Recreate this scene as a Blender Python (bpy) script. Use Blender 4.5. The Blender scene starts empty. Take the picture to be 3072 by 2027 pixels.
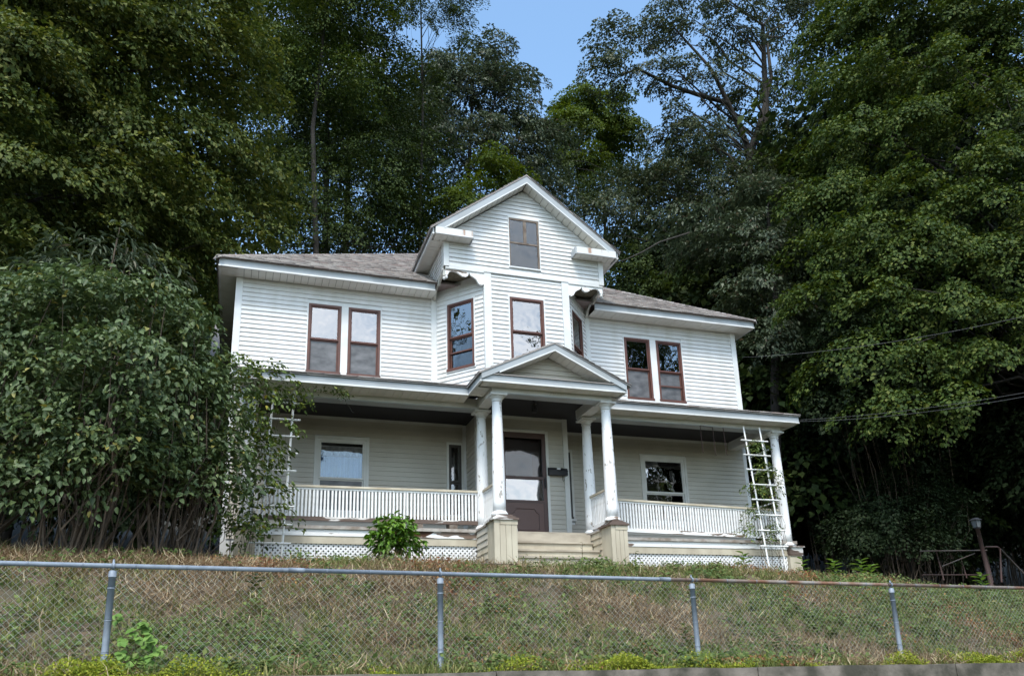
import bpy, math, random
import numpy as np
from mathutils import Matrix, Vector

# ------------------------------------------------------------------ camera, world, sun, exposure
SC = bpy.context.scene
COL = SC.collection
W2C = np.array([[0.94907618, -0.31363321, -0.02980961], [0.06127324, 0.27656998, -0.95903839], [0.30903073, 0.90837396, 0.28170331]])
FPX, PPX, PPY = 2446.627, 1536.0, 1300.0
CAM = np.array([0.0, -16.6304, 0.0])

cam_data = bpy.data.cameras.new("camera")
cam_data.sensor_fit = 'HORIZONTAL'
cam_data.sensor_width = 36.0
cam_data.lens = FPX / 3072.0 * 36.0
cam_data.shift_y = (PPY - 1013.5) / 3072.0
cam_data.clip_start = 0.1
cam_data.clip_end = 3000.0
cam = bpy.data.objects.new("camera", cam_data)
mw = Matrix.Identity(4)
for i in range(3):
    mw[i][0] = W2C[0][i]
    mw[i][1] = -W2C[1][i]
    mw[i][2] = -W2C[2][i]
    mw[i][3] = CAM[i]
cam.matrix_world = mw
COL.objects.link(cam)
SC.camera = cam

SUN_ELEV, SUN_AZ = math.radians(56.0), math.radians(205.0)   # azimuth measured from +Y clockwise
sun_vec = Vector((math.sin(SUN_AZ) * math.cos(SUN_ELEV), math.cos(SUN_AZ) * math.cos(SUN_ELEV), math.sin(SUN_ELEV)))
world = bpy.data.worlds.new("World")
SC.world = world
world.use_nodes = True
wn, wl = world.node_tree.nodes, world.node_tree.links
wn.clear()
w_out = wn.new("ShaderNodeOutputWorld")
w_bg = wn.new("ShaderNodeBackground")
w_bg.inputs["Strength"].default_value = 0.15
w_sky = wn.new("ShaderNodeTexSky")
w_sky.sky_type = 'NISHITA'
w_sky.sun_disc = False
w_sky.sun_elevation = SUN_ELEV
w_sky.sun_rotation = SUN_AZ
w_sky.air_density = 1.0
w_sky.dust_density = 1.5
w_sky.ozone_density = 0.55
w_tc = wn.new("ShaderNodeTexCoord")
w_map = wn.new("ShaderNodeMapping")
w_map.inputs["Location"].default_value = (3.92, 0.18, 6.11)
w_map.inputs["Scale"].default_value = (1.0, 1.0, 1.9)
w_noise = wn.new("ShaderNodeTexNoise")
w_noise.inputs["Scale"].default_value = 1.6
w_noise.inputs["Detail"].default_value = 7.0
w_noise.inputs["Roughness"].default_value = 0.55
w_ramp = wn.new("ShaderNodeValToRGB")
w_ramp.color_ramp.elements[0].position = 0.50
w_ramp.color_ramp.elements[0].color = (0, 0, 0, 1)
w_ramp.color_ramp.elements[1].position = 0.67
w_ramp.color_ramp.elements[1].color = (1, 1, 1, 1)
w_mix = wn.new("ShaderNodeMix")
w_mix.data_type = 'RGBA'
w_mix.inputs["B"].default_value = (10.0, 10.2, 10.6, 1)
wl.new(w_tc.outputs["Generated"], w_map.inputs["Vector"])
wl.new(w_map.outputs["Vector"], w_noise.inputs["Vector"])
wl.new(w_noise.outputs["Fac"], w_ramp.inputs["Fac"])
wl.new(w_ramp.outputs["Color"], w_mix.inputs["Factor"])
w_tint = wn.new("ShaderNodeMix")            # camera white balance leans the blue a little to cyan
w_tint.data_type = 'RGBA'
w_tint.blend_type = 'MULTIPLY'
w_tint.inputs["Factor"].default_value = 1.0
w_tint.inputs["B"].default_value = (0.93, 1.07, 1.06, 1)
wl.new(w_sky.outputs["Color"], w_tint.inputs["A"])
wl.new(w_tint.outputs["Result"], w_mix.inputs["A"])
wl.new(w_mix.outputs["Result"], w_bg.inputs["Color"])
wl.new(w_bg.outputs["Background"], w_out.inputs["Surface"])

sun_data = bpy.data.lights.new("sun", 'SUN')
sun_data.energy = 1.45
sun_data.angle = math.radians(16.0)
sun_data.color = (1.0, 0.93, 0.84)
sun = bpy.data.objects.new("sun", sun_data)
sun.rotation_euler = sun_vec.to_track_quat('Z', 'Y').to_euler()
sun.location = (0, 0, 40)
COL.objects.link(sun)

SC.view_settings.view_transform = 'Standard'
SC.view_settings.look = 'None'
SC.view_settings.exposure = 1.24
SC.view_settings.gamma = 1.0
SC.view_settings.use_curve_mapping = False
SC.render.engine = 'CYCLES'
SC.cycles.max_bounces = 6
SC.cycles.diffuse_bounces = 3
SC.cycles.glossy_bounces = 3
SC.cycles.transmission_bounces = 4
SC.cycles.transparent_max_bounces = 8
SC.cycles.caustics_reflective = False
SC.cycles.caustics_refractive = False
SC.cycles.use_denoising = True

rng = np.random.default_rng(7)
random.seed(7)


def at(dx, dy, Y):
    """a point of the photograph (2376 px wide frame) carried out to the depth Y behind the facade line"""
    px, py = dx * 3072.0 / 2376.0, dy * 3072.0 / 2376.0
    d = W2C.T @ np.array([(px - PPX) / FPX, (py - PPY) / FPX, 1.0])
    return CAM + d * ((Y - CAM[1]) / d[1])


# ------------------------------------------------------------------ materials
def mat(name, col, rough=0.6, col2=None, scale=6.0, metal=0.0, spec=0.4, bump=0.0, bscale=40.0,
        island=None, detail=4.0, lo=0.35, hi=0.65, stretch=None):
    m = bpy.data.materials.new(name)
    m.use_nodes = True
    n, l = m.node_tree.nodes, m.node_tree.links
    b = n["Principled BSDF"]
    b.inputs["Roughness"].default_value = rough
    b.inputs["Metallic"].default_value = metal
    b.inputs["Specular IOR Level"].default_value = spec
    b.inputs["Base Color"].default_value = (*col, 1)
    tc = None
    if col2 is not None or bump:
        tc = n.new("ShaderNodeTexCoord")
        mp = n.new("ShaderNodeMapping")
        if stretch:
            mp.inputs["Scale"].default_value = stretch
        l.new(tc.outputs["Object"], mp.inputs["Vector"])
    if col2 is not None:
        t = n.new("ShaderNodeTexNoise")
        t.inputs["Scale"].default_value = scale
        t.inputs["Detail"].default_value = detail
        l.new(mp.outputs["Vector"], t.inputs["Vector"])
        r = n.new("ShaderNodeValToRGB")
        r.color_ramp.elements[0].position = lo
        r.color_ramp.elements[0].color = (*col, 1)
        r.color_ramp.elements[1].position = hi
        r.color_ramp.elements[1].color = (*col2, 1)
        l.new(t.outputs["Fac"], r.inputs["Fac"])
        l.new(r.outputs["Color"], b.inputs["Base Color"])
    if bump:
        t2 = n.new("ShaderNodeTexNoise")
        t2.inputs["Scale"].default_value = bscale
        t2.inputs["Detail"].default_value = 5.0
        l.new(mp.outputs["Vector"], t2.inputs["Vector"])
        bp = n.new("ShaderNodeBump")
        bp.inputs["Strength"].default_value = bump
        bp.inputs["Distance"].default_value = 0.02
        l.new(t2.outputs["Fac"], bp.inputs["Height"])
        l.new(bp.outputs["Normal"], b.inputs["Normal"])
    if island:
        island_colour(m, island, b.inputs["Base Color"])
    return m


def island_colour(m, stops, sock):
    n, l = m.node_tree.nodes, m.node_tree.links
    g = n.new("ShaderNodeNewGeometry")
    r = n.new("ShaderNodeValToRGB")
    els = r.color_ramp.elements
    while len(els) < len(stops):
        els.new(0.5)
    for e, (p, c) in zip(els, stops):
        e.position = p
        e.color = (*c, 1)
    l.new(g.outputs["Random Per Island"], r.inputs["Fac"])
    l.new(r.outputs["Color"], sock)
    return r


def leafmat(name, stops, trans=0.22, rough=0.5, spec=0.35):
    m = bpy.data.materials.new(name)
    m.use_nodes = True
    n, l = m.node_tree.nodes, m.node_tree.links
    b = n["Principled BSDF"]
    b.inputs["Roughness"].default_value = rough
    b.inputs["Specular IOR Level"].default_value = spec
    r = island_colour(m, stops, b.inputs["Base Color"])
    tr = n.new("ShaderNodeBsdfTranslucent")
    hs = n.new("ShaderNodeHueSaturation")
    hs.inputs["Hue"].default_value = 0.485
    hs.inputs["Saturation"].default_value = 1.15
    hs.inputs["Value"].default_value = 1.3
    l.new(r.outputs["Color"], hs.inputs["Color"])
    l.new(hs.outputs["Color"], tr.inputs["Color"])
    mx = n.new("ShaderNodeMixShader")
    mx.inputs["Fac"].default_value = trans
    l.new(b.outputs["BSDF"], mx.inputs[1])
    l.new(tr.outputs["BSDF"], mx.inputs[2])
    l.new(mx.outputs["Shader"], n["Material Output"].inputs["Surface"])
    return m


def glassmat(name, refl, rough=0.01, tint=(1, 1, 1)):
    """window pane: mirrors the sky with Fresnel-like growth, otherwise clear"""
    m = bpy.data.materials.new(name)
    m.use_nodes = True
    n, l = m.node_tree.nodes, m.node_tree.links
    n.remove(n["Principled BSDF"])
    tr = n.new("ShaderNodeBsdfTransparent")
    tr.inputs["Color"].default_value = (*tint, 1)
    gl = n.new("ShaderNodeBsdfGlossy")
    gl.inputs["Roughness"].default_value = rough
    tcd = n.new("ShaderNodeTexCoord")
    tx = n.new("ShaderNodeTexNoise")
    tx.inputs["Scale"].default_value = 2.2
    l.new(tcd.outputs["Object"], tx.inputs["Vector"])
    bp = n.new("ShaderNodeBump")
    bp.inputs["Strength"].default_value = 0.35
    bp.inputs["Distance"].default_value = 0.02
    l.new(tx.outputs["Fac"], bp.inputs["Height"])
    l.new(bp.outputs["Normal"], gl.inputs["Normal"])
    lw = n.new("ShaderNodeFresnel")
    lw.inputs["IOR"].default_value = refl
    mx = n.new("ShaderNodeMixShader")
    l.new(lw.outputs["Fac"], mx.inputs["Fac"])
    l.new(tr.outputs["BSDF"], mx.inputs[1])
    l.new(gl.outputs["BSDF"], mx.inputs[2])
    l.new(mx.outputs["Shader"], n["Material Output"].inputs["Surface"])
    return m


M = {}
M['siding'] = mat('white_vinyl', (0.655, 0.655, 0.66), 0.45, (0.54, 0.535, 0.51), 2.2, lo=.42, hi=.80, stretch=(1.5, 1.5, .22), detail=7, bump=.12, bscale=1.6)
def vary(m, amount):
    """each board a touch lighter or darker than the next"""
    n, l = m.node_tree.nodes, m.node_tree.links
    b = n['Principled BSDF']
    src = b.inputs['Base Color'].links[0].from_socket
    oi = n.new('ShaderNodeObjectInfo')
    mr = n.new('ShaderNodeMapRange')
    mr.inputs['To Min'].default_value = 1 - amount
    mr.inputs['To Max'].default_value = 1 + amount * .5
    hs = n.new('ShaderNodeHueSaturation')
    l.new(oi.outputs['Random'], mr.inputs['Value'])
    l.new(mr.outputs['Result'], hs.inputs['Value'])
    l.new(src, hs.inputs['Color'])
    l.new(hs.outputs['Color'], b.inputs['Base Color'])


vary(M['siding'], .07)
M['siding_porch'] = mat('beige_vinyl', (0.50, 0.475, 0.42), 0.5, (0.42, 0.39, 0.335), 1.1)  # darker, beiger vinyl than the upper siding
M['trim'] = mat('white_trim', (0.68, 0.69, 0.70), 0.45, (0.57, 0.575, 0.57), 2.5)
M['fascia'] = mat('aluminium_fascia', (0.36, 0.39, 0.42), 0.4, (0.31, 0.33, 0.345), 1.8, metal=0.0)
M['fascia_rust'] = mat('rust_stained_fascia', (0.62, 0.63, 0.62), 0.5, (0.30, 0.13, 0.05), 5.5, lo=.56, hi=.70, stretch=(1, 1, .12))
M['soffit'] = mat('vinyl_soffit', (0.66, 0.65, 0.61), 0.5, (0.56, 0.54, 0.49), 1.5)
M['shingle'] = mat('asphalt_shingle', (0.25, 0.21, 0.19), 0.9, bump=.5, bscale=160,
                   island=[(0, (0.16, 0.14, 0.135)), (.4, (0.26, 0.235, 0.225)), (.75, (0.36, 0.335, 0.32)), (1, (0.23, 0.175, 0.165))])
M['brown'] = mat('brown_window_frame', (0.115, 0.045, 0.032), 0.45, (0.085, 0.037, 0.029), 4)
M['darkframe'] = mat('dark_sash', (0.05, 0.045, 0.04), 0.5)
M['greyframe'] = mat('weathered_sash', (0.17, 0.135, 0.11), 0.6, (0.10, 0.07, 0.05), 8)
M['whiteframe'] = mat('white_sash', (0.62, 0.62, 0.60), 0.45, (.55, .54, .51), 3)
M['glass_dim'] = glassmat('attic_glass', 1.5)
M['glass'] = glassmat('window_glass', 3.6)
M['glass_porch'] = glassmat('porch_window_glass', 1.9)
M['glass_low'] = glassmat('dull_window_glass', 1.55, 0.03, (.75, .75, .75))
M['screen'] = mat('insect_screen', (0.040, 0.042, 0.047), 0.45, (0.14, 0.14, 0.15), 3.2, spec=.6, stretch=(1.2, 1.2, 2.2), lo=.3, hi=.72, detail=6)
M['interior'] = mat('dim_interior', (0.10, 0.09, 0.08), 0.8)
M['curtain'] = mat('curtain_cloth', (0.17, 0.28, 0.56), 0.8, (0.13, 0.21, 0.42), 3, stretch=(6, 1, .3))
M['lace'] = mat('lace_cloth', (0.22, 0.22, 0.23), 0.8)
M['door_cloth'] = mat('door_curtain_cloth', (0.10, 0.12, 0.15), 0.8, (.07, .085, .11), 5)
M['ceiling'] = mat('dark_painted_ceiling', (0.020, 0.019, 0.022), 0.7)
M['column'] = mat('peeling_white_column', (0.80, 0.80, 0.81), 0.5, (0.36, 0.33, 0.30), 15, lo=.62, hi=.67, stretch=(1, 1, .5))
M['peel'] = mat('peeling_white_paint', (0.80, 0.80, 0.80), 0.6, (0.17, 0.12, 0.09), 4.5, lo=.585, hi=.61, stretch=(.35, 1, 1.6), bump=.3, bscale=18)
M['peel_heavy'] = mat('bare_weathered_wood', (0.62, 0.60, 0.58), 0.7, (0.12, 0.085, 0.07), 3.2, lo=.44, hi=.47, stretch=(.35, 1, 1.6), bump=.4, bscale=20)
M['rot'] = mat('rotten_brown_wood', (0.16, 0.07, 0.04), 0.85, (0.07, 0.035, 0.025), 9, stretch=(.3, 1, 3), bump=.8, bscale=25)
M['beige'] = mat('beige_paint', (0.52, 0.47, 0.37), 0.6, (0.40, 0.35, 0.27), 3.5, stretch=(1, 1, .4))
M['tread'] = mat('weathered_step', (0.46, 0.41, 0.33), 0.7, (0.30, 0.26, 0.21), 5, stretch=(.4, 1, 1))
M['cap'] = mat('weathered_cap', (0.42, 0.39, 0.36), 0.75, (0.22, 0.18, 0.15), 6)
M['rail'] = mat('dirty_rail', (0.58, 0.53, 0.43), 0.65, (0.42, 0.36, 0.27), 3)
M['baluster'] = mat('white_baluster', (0.80, 0.80, 0.80), 0.55, (0.62, 0.61, 0.59), 5, lo=.5, hi=.8)
M['lattice'] = mat('white_lattice', (0.78, 0.78, 0.79), 0.5)
M['void'] = mat('dark_backing', (0.03, 0.026, 0.022), 0.95)  # near-black backing: unlit depth painted behind lattice and attic panes
M['door'] = mat('brown_storm_door', (0.085, 0.045, 0.04), 0.45, (0.07, 0.04, 0.036), 3)
M['door_panel'] = mat('brown_door_panel', (0.105, 0.058, 0.05), 0.45)
M['black'] = mat('black_metal', (0.02, 0.02, 0.022), 0.5)
M['mossy'] = mat('mouldy_board', (0.17, 0.15, 0.11), 0.9, (0.09, 0.08, 0.05), 14, bump=.3)
M['dirtywhite'] = mat('dirty_white_wood', (0.55, 0.54, 0.50), 0.65, (0.22, 0.21, 0.18), 5, lo=.5, hi=.75)
M['galv'] = mat('galvanised_pipe', (0.21, 0.245, 0.295), 0.55, (0.16, 0.19, 0.235), 9, metal=.1)
M['rustpipe'] = mat('rusted_pipe', (0.24, 0.225, 0.21), 0.75, (0.17, 0.085, 0.05), 3.0, lo=.36, hi=.6, bump=.3, bscale=60)
M['redpipe'] = mat('red_primer_pipe', (0.045, 0.021, 0.018), 0.75, (0.03, 0.018, 0.016), 6)  # red-brown pipe, darkened to put the tree shade into its colour
M['dimpipe'] = mat('shade_dark_pipe', (0.055, 0.05, 0.047), 0.75, (0.04, 0.025, 0.02), 4)  # pipe darkened the same way, shade held in the colour
M['wire'] = mat('fence_wire', (0.42, 0.44, 0.40), 0.55, (0.30, 0.27, 0.22), 3)
M['cable'] = mat('service_cable', (0.10, 0.10, 0.10), 0.6)
M['concrete'] = mat('old_concrete', (0.20, 0.175, 0.15), 0.9, (0.055, 0.052, 0.040), 3.4, bump=.6, bscale=14, detail=8)
M['asphalt'] = mat('asphalt', (0.055, 0.054, 0.052), 0.9, (0.04, 0.04, 0.04), 30, bump=.3, bscale=120)
M['pave'] = mat('sidewalk_concrete', (0.30, 0.29, 0.27), 0.9, (0.24, 0.23, 0.21), 3, bump=.2)
M['soil'] = mat('bank_soil', (0.12, 0.085, 0.055), 0.95, (0.06, 0.052, 0.03), 3, bump=.8, bscale=6)
M['forest'] = mat('forest_floor', (0.035, 0.028, 0.017), 0.95, (0.02, 0.022, 0.01), 1.2, bump=.8, bscale=5)
M['meadow'] = mat('rough_grassland', (0.06, 0.075, 0.03), 0.95, (0.08, 0.07, 0.04), .4)
M['bark'] = mat('bark', (0.042, 0.036, 0.030), 0.9, (0.022, 0.019, 0.016), 5, stretch=(2, 2, .4), bump=.8, bscale=12)
M['bark_pale'] = mat('pale_bark', (0.11, 0.097, 0.08), 0.9, (0.055, 0.048, 0.04), 5, stretch=(2, 2, .4), bump=.6, bscale=12)
M['stem'] = mat('shrub_stem', (0.11, 0.08, 0.055), 0.85, (0.06, 0.045, 0.035), 6)
M['milk'] = mat('frosted_lamp_glass', (0.11, 0.12, 0.13), 0.4)  # pale glass darkened so its colour carries the shade

def G(r, g, b): return (r, g, b)
M['lf_maple'] = leafmat('leaf_maple', [(0, G(.028, .046, .012)), (.45, G(.062, .090, .020)), (.8, G(.108, .130, .030)), (1, G(.155, .162, .045))], rough=.6, spec=.18)
M['lf_maple2'] = leafmat('leaf_maple_right', [(0, G(.022, .043, .010)), (.5, G(.046, .076, .016)), (.85, G(.078, .110, .022)), (1, G(.12, .138, .032))], rough=.6, spec=.15)
M['lf_mid'] = leafmat('leaf_mid', [(0, G(.020, .037, .011)), (.5, G(.037, .060, .016)), (1, G(.064, .088, .021))], rough=.6, spec=.15)
M['lf_grey'] = leafmat('leaf_grey_green', [(0, G(.034, .052, .028)), (.5, G(.056, .078, .042)), (.95, G(.082, .105, .058)), (1, G(.14, .10, .07))], rough=.5, spec=.3)
M['lf_bright'] = leafmat('leaf_bright', [(0, G(.048, .082, .014)), (.6, G(.078, .118, .020)), (1, G(.115, .145, .028))], trans=.3, rough=.6, spec=.15)
M['lf_oak'] = leafmat('leaf_oak', [(0, G(.026, .040, .018)), (.5, G(.044, .062, .028)), (.85, G(.066, .084, .038)), (1, G(.10, .09, .045))], rough=.5, spec=.25)
M['lf_dark'] = leafmat('leaf_dark', [(0, G(.012, .022, .009)), (.6, G(.020, .034, .013)), (1, G(.032, .048, .018))], trans=.2, rough=.6, spec=.15)  # understory leaves darkened, deep forest shade put into their colour
M['lf_lilac'] = leafmat('leaf_lilac', [(0, G(.040, .068, .024)), (.5, G(.076, .116, .044)), (.9, G(.120, .165, .066)), (.97, G(.15, .18, .06)), (1, G(.24, .21, .05))], rough=.5, spec=.35, trans=.22)
M['lf_vine'] = leafmat('leaf_vine', [(0, G(.046, .080, .020)), (.6, G(.090, .138, .032)), (.92, G(.145, .185, .04)), (1, G(.30, .27, .04))], rough=.55, spec=.2)
M['lf_hyd'] = leafmat('leaf_hydrangea', [(0, G(.055, .125, .018)), (.6, G(.095, .20, .026)), (1, G(.16, .28, .045))], rough=.45, spec=.3)
M['lf_weed'] = leafmat('leaf_weed', [(0, G(.050, .085, .026)), (.5, G(.090, .135, .040)), (.9, G(.14, .18, .055)), (1, G(.22, .20, .08))], rough=.6, spec=.15)
M['lf_grape'] = leafmat('leaf_grape', [(0, G(.10, .19, .04)), (1, G(.18, .29, .07))], rough=.55, spec=.2)
M['moss'] = leafmat('moss_yellow', [(0, G(.12, .17, .02)), (.6, G(.22, .26, .03)), (1, G(.36, .36, .06))], rough=.7, spec=.1)
M['grass'] = leafmat('grass_green', [(0, G(.070, .105, .028)), (.4, G(.120, .155, .045)), (.8, G(.21, .21, .075)), (1, G(.38, .33, .16))], rough=.6, spec=.15)
M['straw'] = leafmat('straw', [(0, G(.10, .062, .036)), (.35, G(.22, .145, .085)), (.75, G(.36, .275, .17)), (1, G(.58, .49, .34))], trans=.15, rough=.65, spec=.15)
M['redweed'] = leafmat('leaf_rusty', [(0, G(.13, .05, .03)), (.5, G(.24, .11, .06)), (1, G(.34, .21, .08))], trans=.2, rough=.65, spec=.1)


# ------------------------------------------------------------------ mesh helpers
class MB:
    def __init__(self):
        self.v, self.f = [], []

    def hexa(self, c):
        i = len(self.v)
        self.v += [tuple(map(float, p)) for p in c]
        self.f += [(i, i + 3, i + 2, i + 1), (i + 4, i + 5, i + 6, i + 7), (i, i + 1, i + 5, i + 4),
                   (i + 1, i + 2, i + 6, i + 5), (i + 2, i + 3, i + 7, i + 6), (i + 3, i, i + 4, i + 7)]
        return self

    def box(self, x0, x1, y0, y1, z0, z1):
        return self.hexa([(x0, y0, z0), (x1, y0, z0), (x1, y1, z0), (x0, y1, z0),
                          (x0, y0, z1), (x1, y0, z1), (x1, y1, z1), (x0, y1, z1)])

    def fbox(self, F, s0, s1, d0, d1, z0, z1):
        """box in the frame of a wall: s along, d outward, z up"""
        O, u, n = F
        def P(s, d, z): return (O[0] + u[0] * s + n[0] * d, O[1] + u[1] * s + n[1] * d, z)
        return self.hexa([P(s0, d1, z0), P(s1, d1, z0), P(s1, d0, z0), P(s0, d0, z0),
                          P(s0, d1, z1), P(s1, d1, z1), P(s1, d0, z1), P(s0, d0, z1)])

    def poly(self, pts):
        i = len(self.v)
        self.v += [tuple(map(float, p)) for p in pts]
        self.f.append(tuple(range(i, i + len(pts))))
        return self

    def prism(self, pts, ext):
        """closed polygon swept along the vector ext"""
        n = len(pts)
        i = len(self.v)
        e = np.array(ext, float)
        self.v += [tuple(map(float, p)) for p in pts]
        self.v += [tuple(np.array(p, float) + e) for p in pts]
        self.f.append(tuple(range(i + n - 1, i - 1, -1)))
        self.f.append(tuple(range(i + n, i + 2 * n)))
        for k in range(n):
            a, b = i + k, i + (k + 1) % n
            self.f.append((a, b, b + n, a + n))
        return self

    def tube(self, pts, r, n=8, cap=True):
        pts = [np.array(p, float) for p in pts]
        if np.isscalar(r):
            r = [r] * len(pts)
        base = len(self.v)
        for k, p in enumerate(pts):
            t = pts[min(k + 1, len(pts) - 1)] - pts[max(k - 1, 0)]
            t /= (np.linalg.norm(t) + 1e-9)
            a = np.array([0, 0, 1.0]) if abs(t[2]) < 0.9 else np.array([1.0, 0, 0])
            u = np.cross(t, a); u /= np.linalg.norm(u)
            w = np.cross(t, u)
            for j in range(n):
                th = 2 * math.pi * j / n
                self.v.append(tuple(p + r[k] * (math.cos(th) * u + math.sin(th) * w)))
        for k in range(len(pts) - 1):
            for j in range(n):
                a = base + k * n + j
                b = base + k * n + (j + 1) % n
                self.f.append((a, b, b + n, a + n))
        if cap:
            self.f.append(tuple(base + j for j in range(n)))
            e = base + (len(pts) - 1) * n
            self.f.append(tuple(e + j for j in reversed(range(n))))
        return self

    def lathe(self, c, prof, n=20):
        """profile of (radius, z) turned about a vertical axis through c"""
        return self.tube_rings([((c[0], c[1], c[2] + z), r) for r, z in prof], n)

    def tube_rings(self, rings, n):
        base = len(self.v)
        for (p, r) in rings:
            for j in range(n):
                th = 2 * math.pi * j / n
                self.v.append((p[0] + r * math.cos(th), p[1] + r * math.sin(th), p[2]))
        for k in range(len(rings) - 1):
            for j in range(n):
                a = base + k * n + j
                b = base + k * n + (j + 1) % n
                self.f.append((a, b, b + n, a + n))
        self.f.append(tuple(base + j for j in reversed(range(n))))
        e = base + (len(rings) - 1) * n
        self.f.append(tuple(e + j for j in range(n)))
        return self

    def mesh(self, name, m, smooth=False):
        me = bpy.data.meshes.new(name)
        me.from_pydata(self.v, [], self.f)
        me.materials.append(m)
        if smooth:
            me.polygons.foreach_set("use_smooth", [True] * len(me.polygons))
        me.update()
        return me

    def build(self, name, m, parent=None, smooth=False, kind=None):
        return link(name, self.mesh(name, m, smooth), parent, kind=kind)


ROOT = {}


def link(name, me, parent=None, loc=None, rot=None, kind=None):
    o = bpy.data.objects.new(name, me)
    COL.objects.link(o)
    if parent is not None:
        o.parent = parent
        if parent.name in ROOT:
            o.matrix_parent_inverse = Matrix.Translation(-Vector(ROOT[parent.name]))
    if loc is not None:
        o.location = loc
    if rot is not None:
        o.rotation_euler = rot
    if kind:
        o["kind"] = kind
    return o


def thing(name, label, cat, loc, group=None):
    o = bpy.data.objects.new(name, None)
    COL.objects.link(o)
    o.location = loc
    o.empty_display_size = 0.3
    ROOT[o.name] = tuple(map(float, loc))
    return tag(o, label, cat, group)


def tag(o, label, cat, group=None):
    o["label"] = label
    o["category"] = cat
    if group:
        o["group"] = group
    return o


def np_mesh(name, V, faces, m, smooth=False):
    """faces: list of (K x n) index arrays"""
    me = bpy.data.meshes.new(name)
    V = np.asarray(V, np.float32).reshape(-1, 3)
    me.vertices.add(len(V))
    me.vertices.foreach_set("co", V.ravel())
    nl = sum(f.size for f in faces)
    npoly = sum(len(f) for f in faces)
    me.loops.add(nl)
    me.polygons.add(npoly)
    me.loops.foreach_set("vertex_index", np.concatenate([f.ravel() for f in faces]).astype(np.int32))
    tot = np.concatenate([np.full(len(f), f.shape[1]) for f in faces]).astype(np.int32)
    st = np.concatenate([[0], np.cumsum(tot)[:-1]]).astype(np.int32)
    me.polygons.foreach_set("loop_start", st)
    me.polygons.foreach_set("loop_total", tot)
    if smooth:
        me.polygons.foreach_set("use_smooth", np.ones(npoly, bool))
    me.materials.append(m)
    me.update(calc_edges=True)
    me.validate()
    return me


def unit(a):
    return a / (np.linalg.norm(a, axis=-1, keepdims=True) + 1e-9)


def leaf_geo(pos, nrm, dirv, L, wr=0.55, fold=0.12, hexa=False):
    """many leaves at once: diamond (4 points) or six-sided folded blades"""
    N = len(pos)
    n = unit(nrm)
    t = unit(dirv - n * np.sum(dirv * n, 1, keepdims=True) + 1e-6)
    b = np.cross(n, t)
    L = np.broadcast_to(np.asarray(L, float).reshape(-1, 1), (N, 1))
    W = L * wr * 0.5
    if not hexa:
        v = np.stack([pos, pos + t * L * .45 + b * W + n * L * fold, pos + t * L - n * L * fold,
                      pos + t * L * .45 - b * W + n * L * fold], 1)
        f = np.arange(N * 4).reshape(N, 4)
        return v.reshape(-1, 3), [f]
    v = np.stack([pos, pos + t * L * .28 + b * W * .92 + n * L * fold, pos + t * L * .66 + b * W * .72 + n * L * fold * .6,
                  pos + t * L - n * L * fold * 1.4,
                  pos + t * L * .66 - b * W * .72 + n * L * fold * .6, pos + t * L * .28 - b * W * .92 + n * L * fold], 1)
    i = (np.arange(N) * 6).reshape(N, 1)
    f = np.concatenate([i + np.array([[0, 1, 2, 3]]), i + np.array([[0, 3, 4, 5]])], 0)
    return v.reshape(-1, 3), [f]


def join_geo(parts):
    V, F, off = [], {}, 0
    for v, fs in parts:
        V.append(v)
        for f in fs:
            F.setdefault(f.shape[1], []).append(f + off)
        off += len(v)
    return np.concatenate(V), [np.concatenate(x) for x in F.values()]


def smooth01(t):
    t = np.clip(t, 0, 1)
    return t * t * (3 - 2 * t)


def noise2(x, y, s, seed=0):
    """cheap smooth pseudo-noise for terrain and scatter masks, about -1..1"""
    r = np.random.default_rng(seed)
    out = 0
    for k in range(6):
        a, ph = r.uniform(0, 6.28), r.uniform(0, 6.28)
        fr = s * (1 + .55 * k)
        out = out + np.sin((x * math.cos(a) + y * math.sin(a)) * fr + ph) / (1 + .35 * k)
    return out / 2.6


# ------------------------------------------------------------------ terrain, street, retaining wall
def y_fence(x):
    return -8.544 + (np.asarray(x, float) + 1.059) * 0.0604


def ground_z(x, y):
    x = np.asarray(x, float); y = np.asarray(y, float)
    u = y - y_fence(x)
    base = 0.03 - 0.011 * x
    crest = 1.57 - 0.10 * smooth01((x - 8) / 3.) - 0.30 * smooth01((x - 11) / 3.0) + 0.06 * smooth01((2 - x) / 6)
    s = np.clip((u - 0.05) / 3.7, 0, 1)
    s = .55 * s + .45 * smooth01(s)
    z = base + (crest - base) * s
    z = z + np.clip(u - 3.75, 0, 2.6) * (0.075 + .05 * smooth01((x - 11) / 3.))
    z = z + np.clip(y - 10.5, 0, 60) * 0.30 + np.clip(-7 - x, 0, 40) * 0.12 * smooth01((y + 4) / 4.)
    z = z + np.clip(x - 17, 0, 40) * 0.05 * smooth01((y + 3) / 6.)
    amp = smooth01(u / 1.0) * .055 + smooth01((y - 10) / 5) * .25
    return z + amp * noise2(x, y, 1.1, 3) + smooth01(u / .6) * .025 * noise2(x, y, 4.3, 5)


def grid_sheet(name, xs, us, m, kind='structure'):
    X, U = np.meshgrid(xs, us)
    Y = U + y_fence(X)
    Z = ground_z(X, Y)
    V = np.stack([X, Y, Z], -1).reshape(-1, 3)
    ny, nx = X.shape
    i = (np.arange(ny - 1)[:, None] * nx + np.arange(nx - 1)[None]).reshape(-1, 1)
    F = np.concatenate([i, i + 1, i + nx + 1, i + nx], 1)
    me = np_mesh(name, V, [F], m, True)
    return link(name, me, kind=kind)


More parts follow.
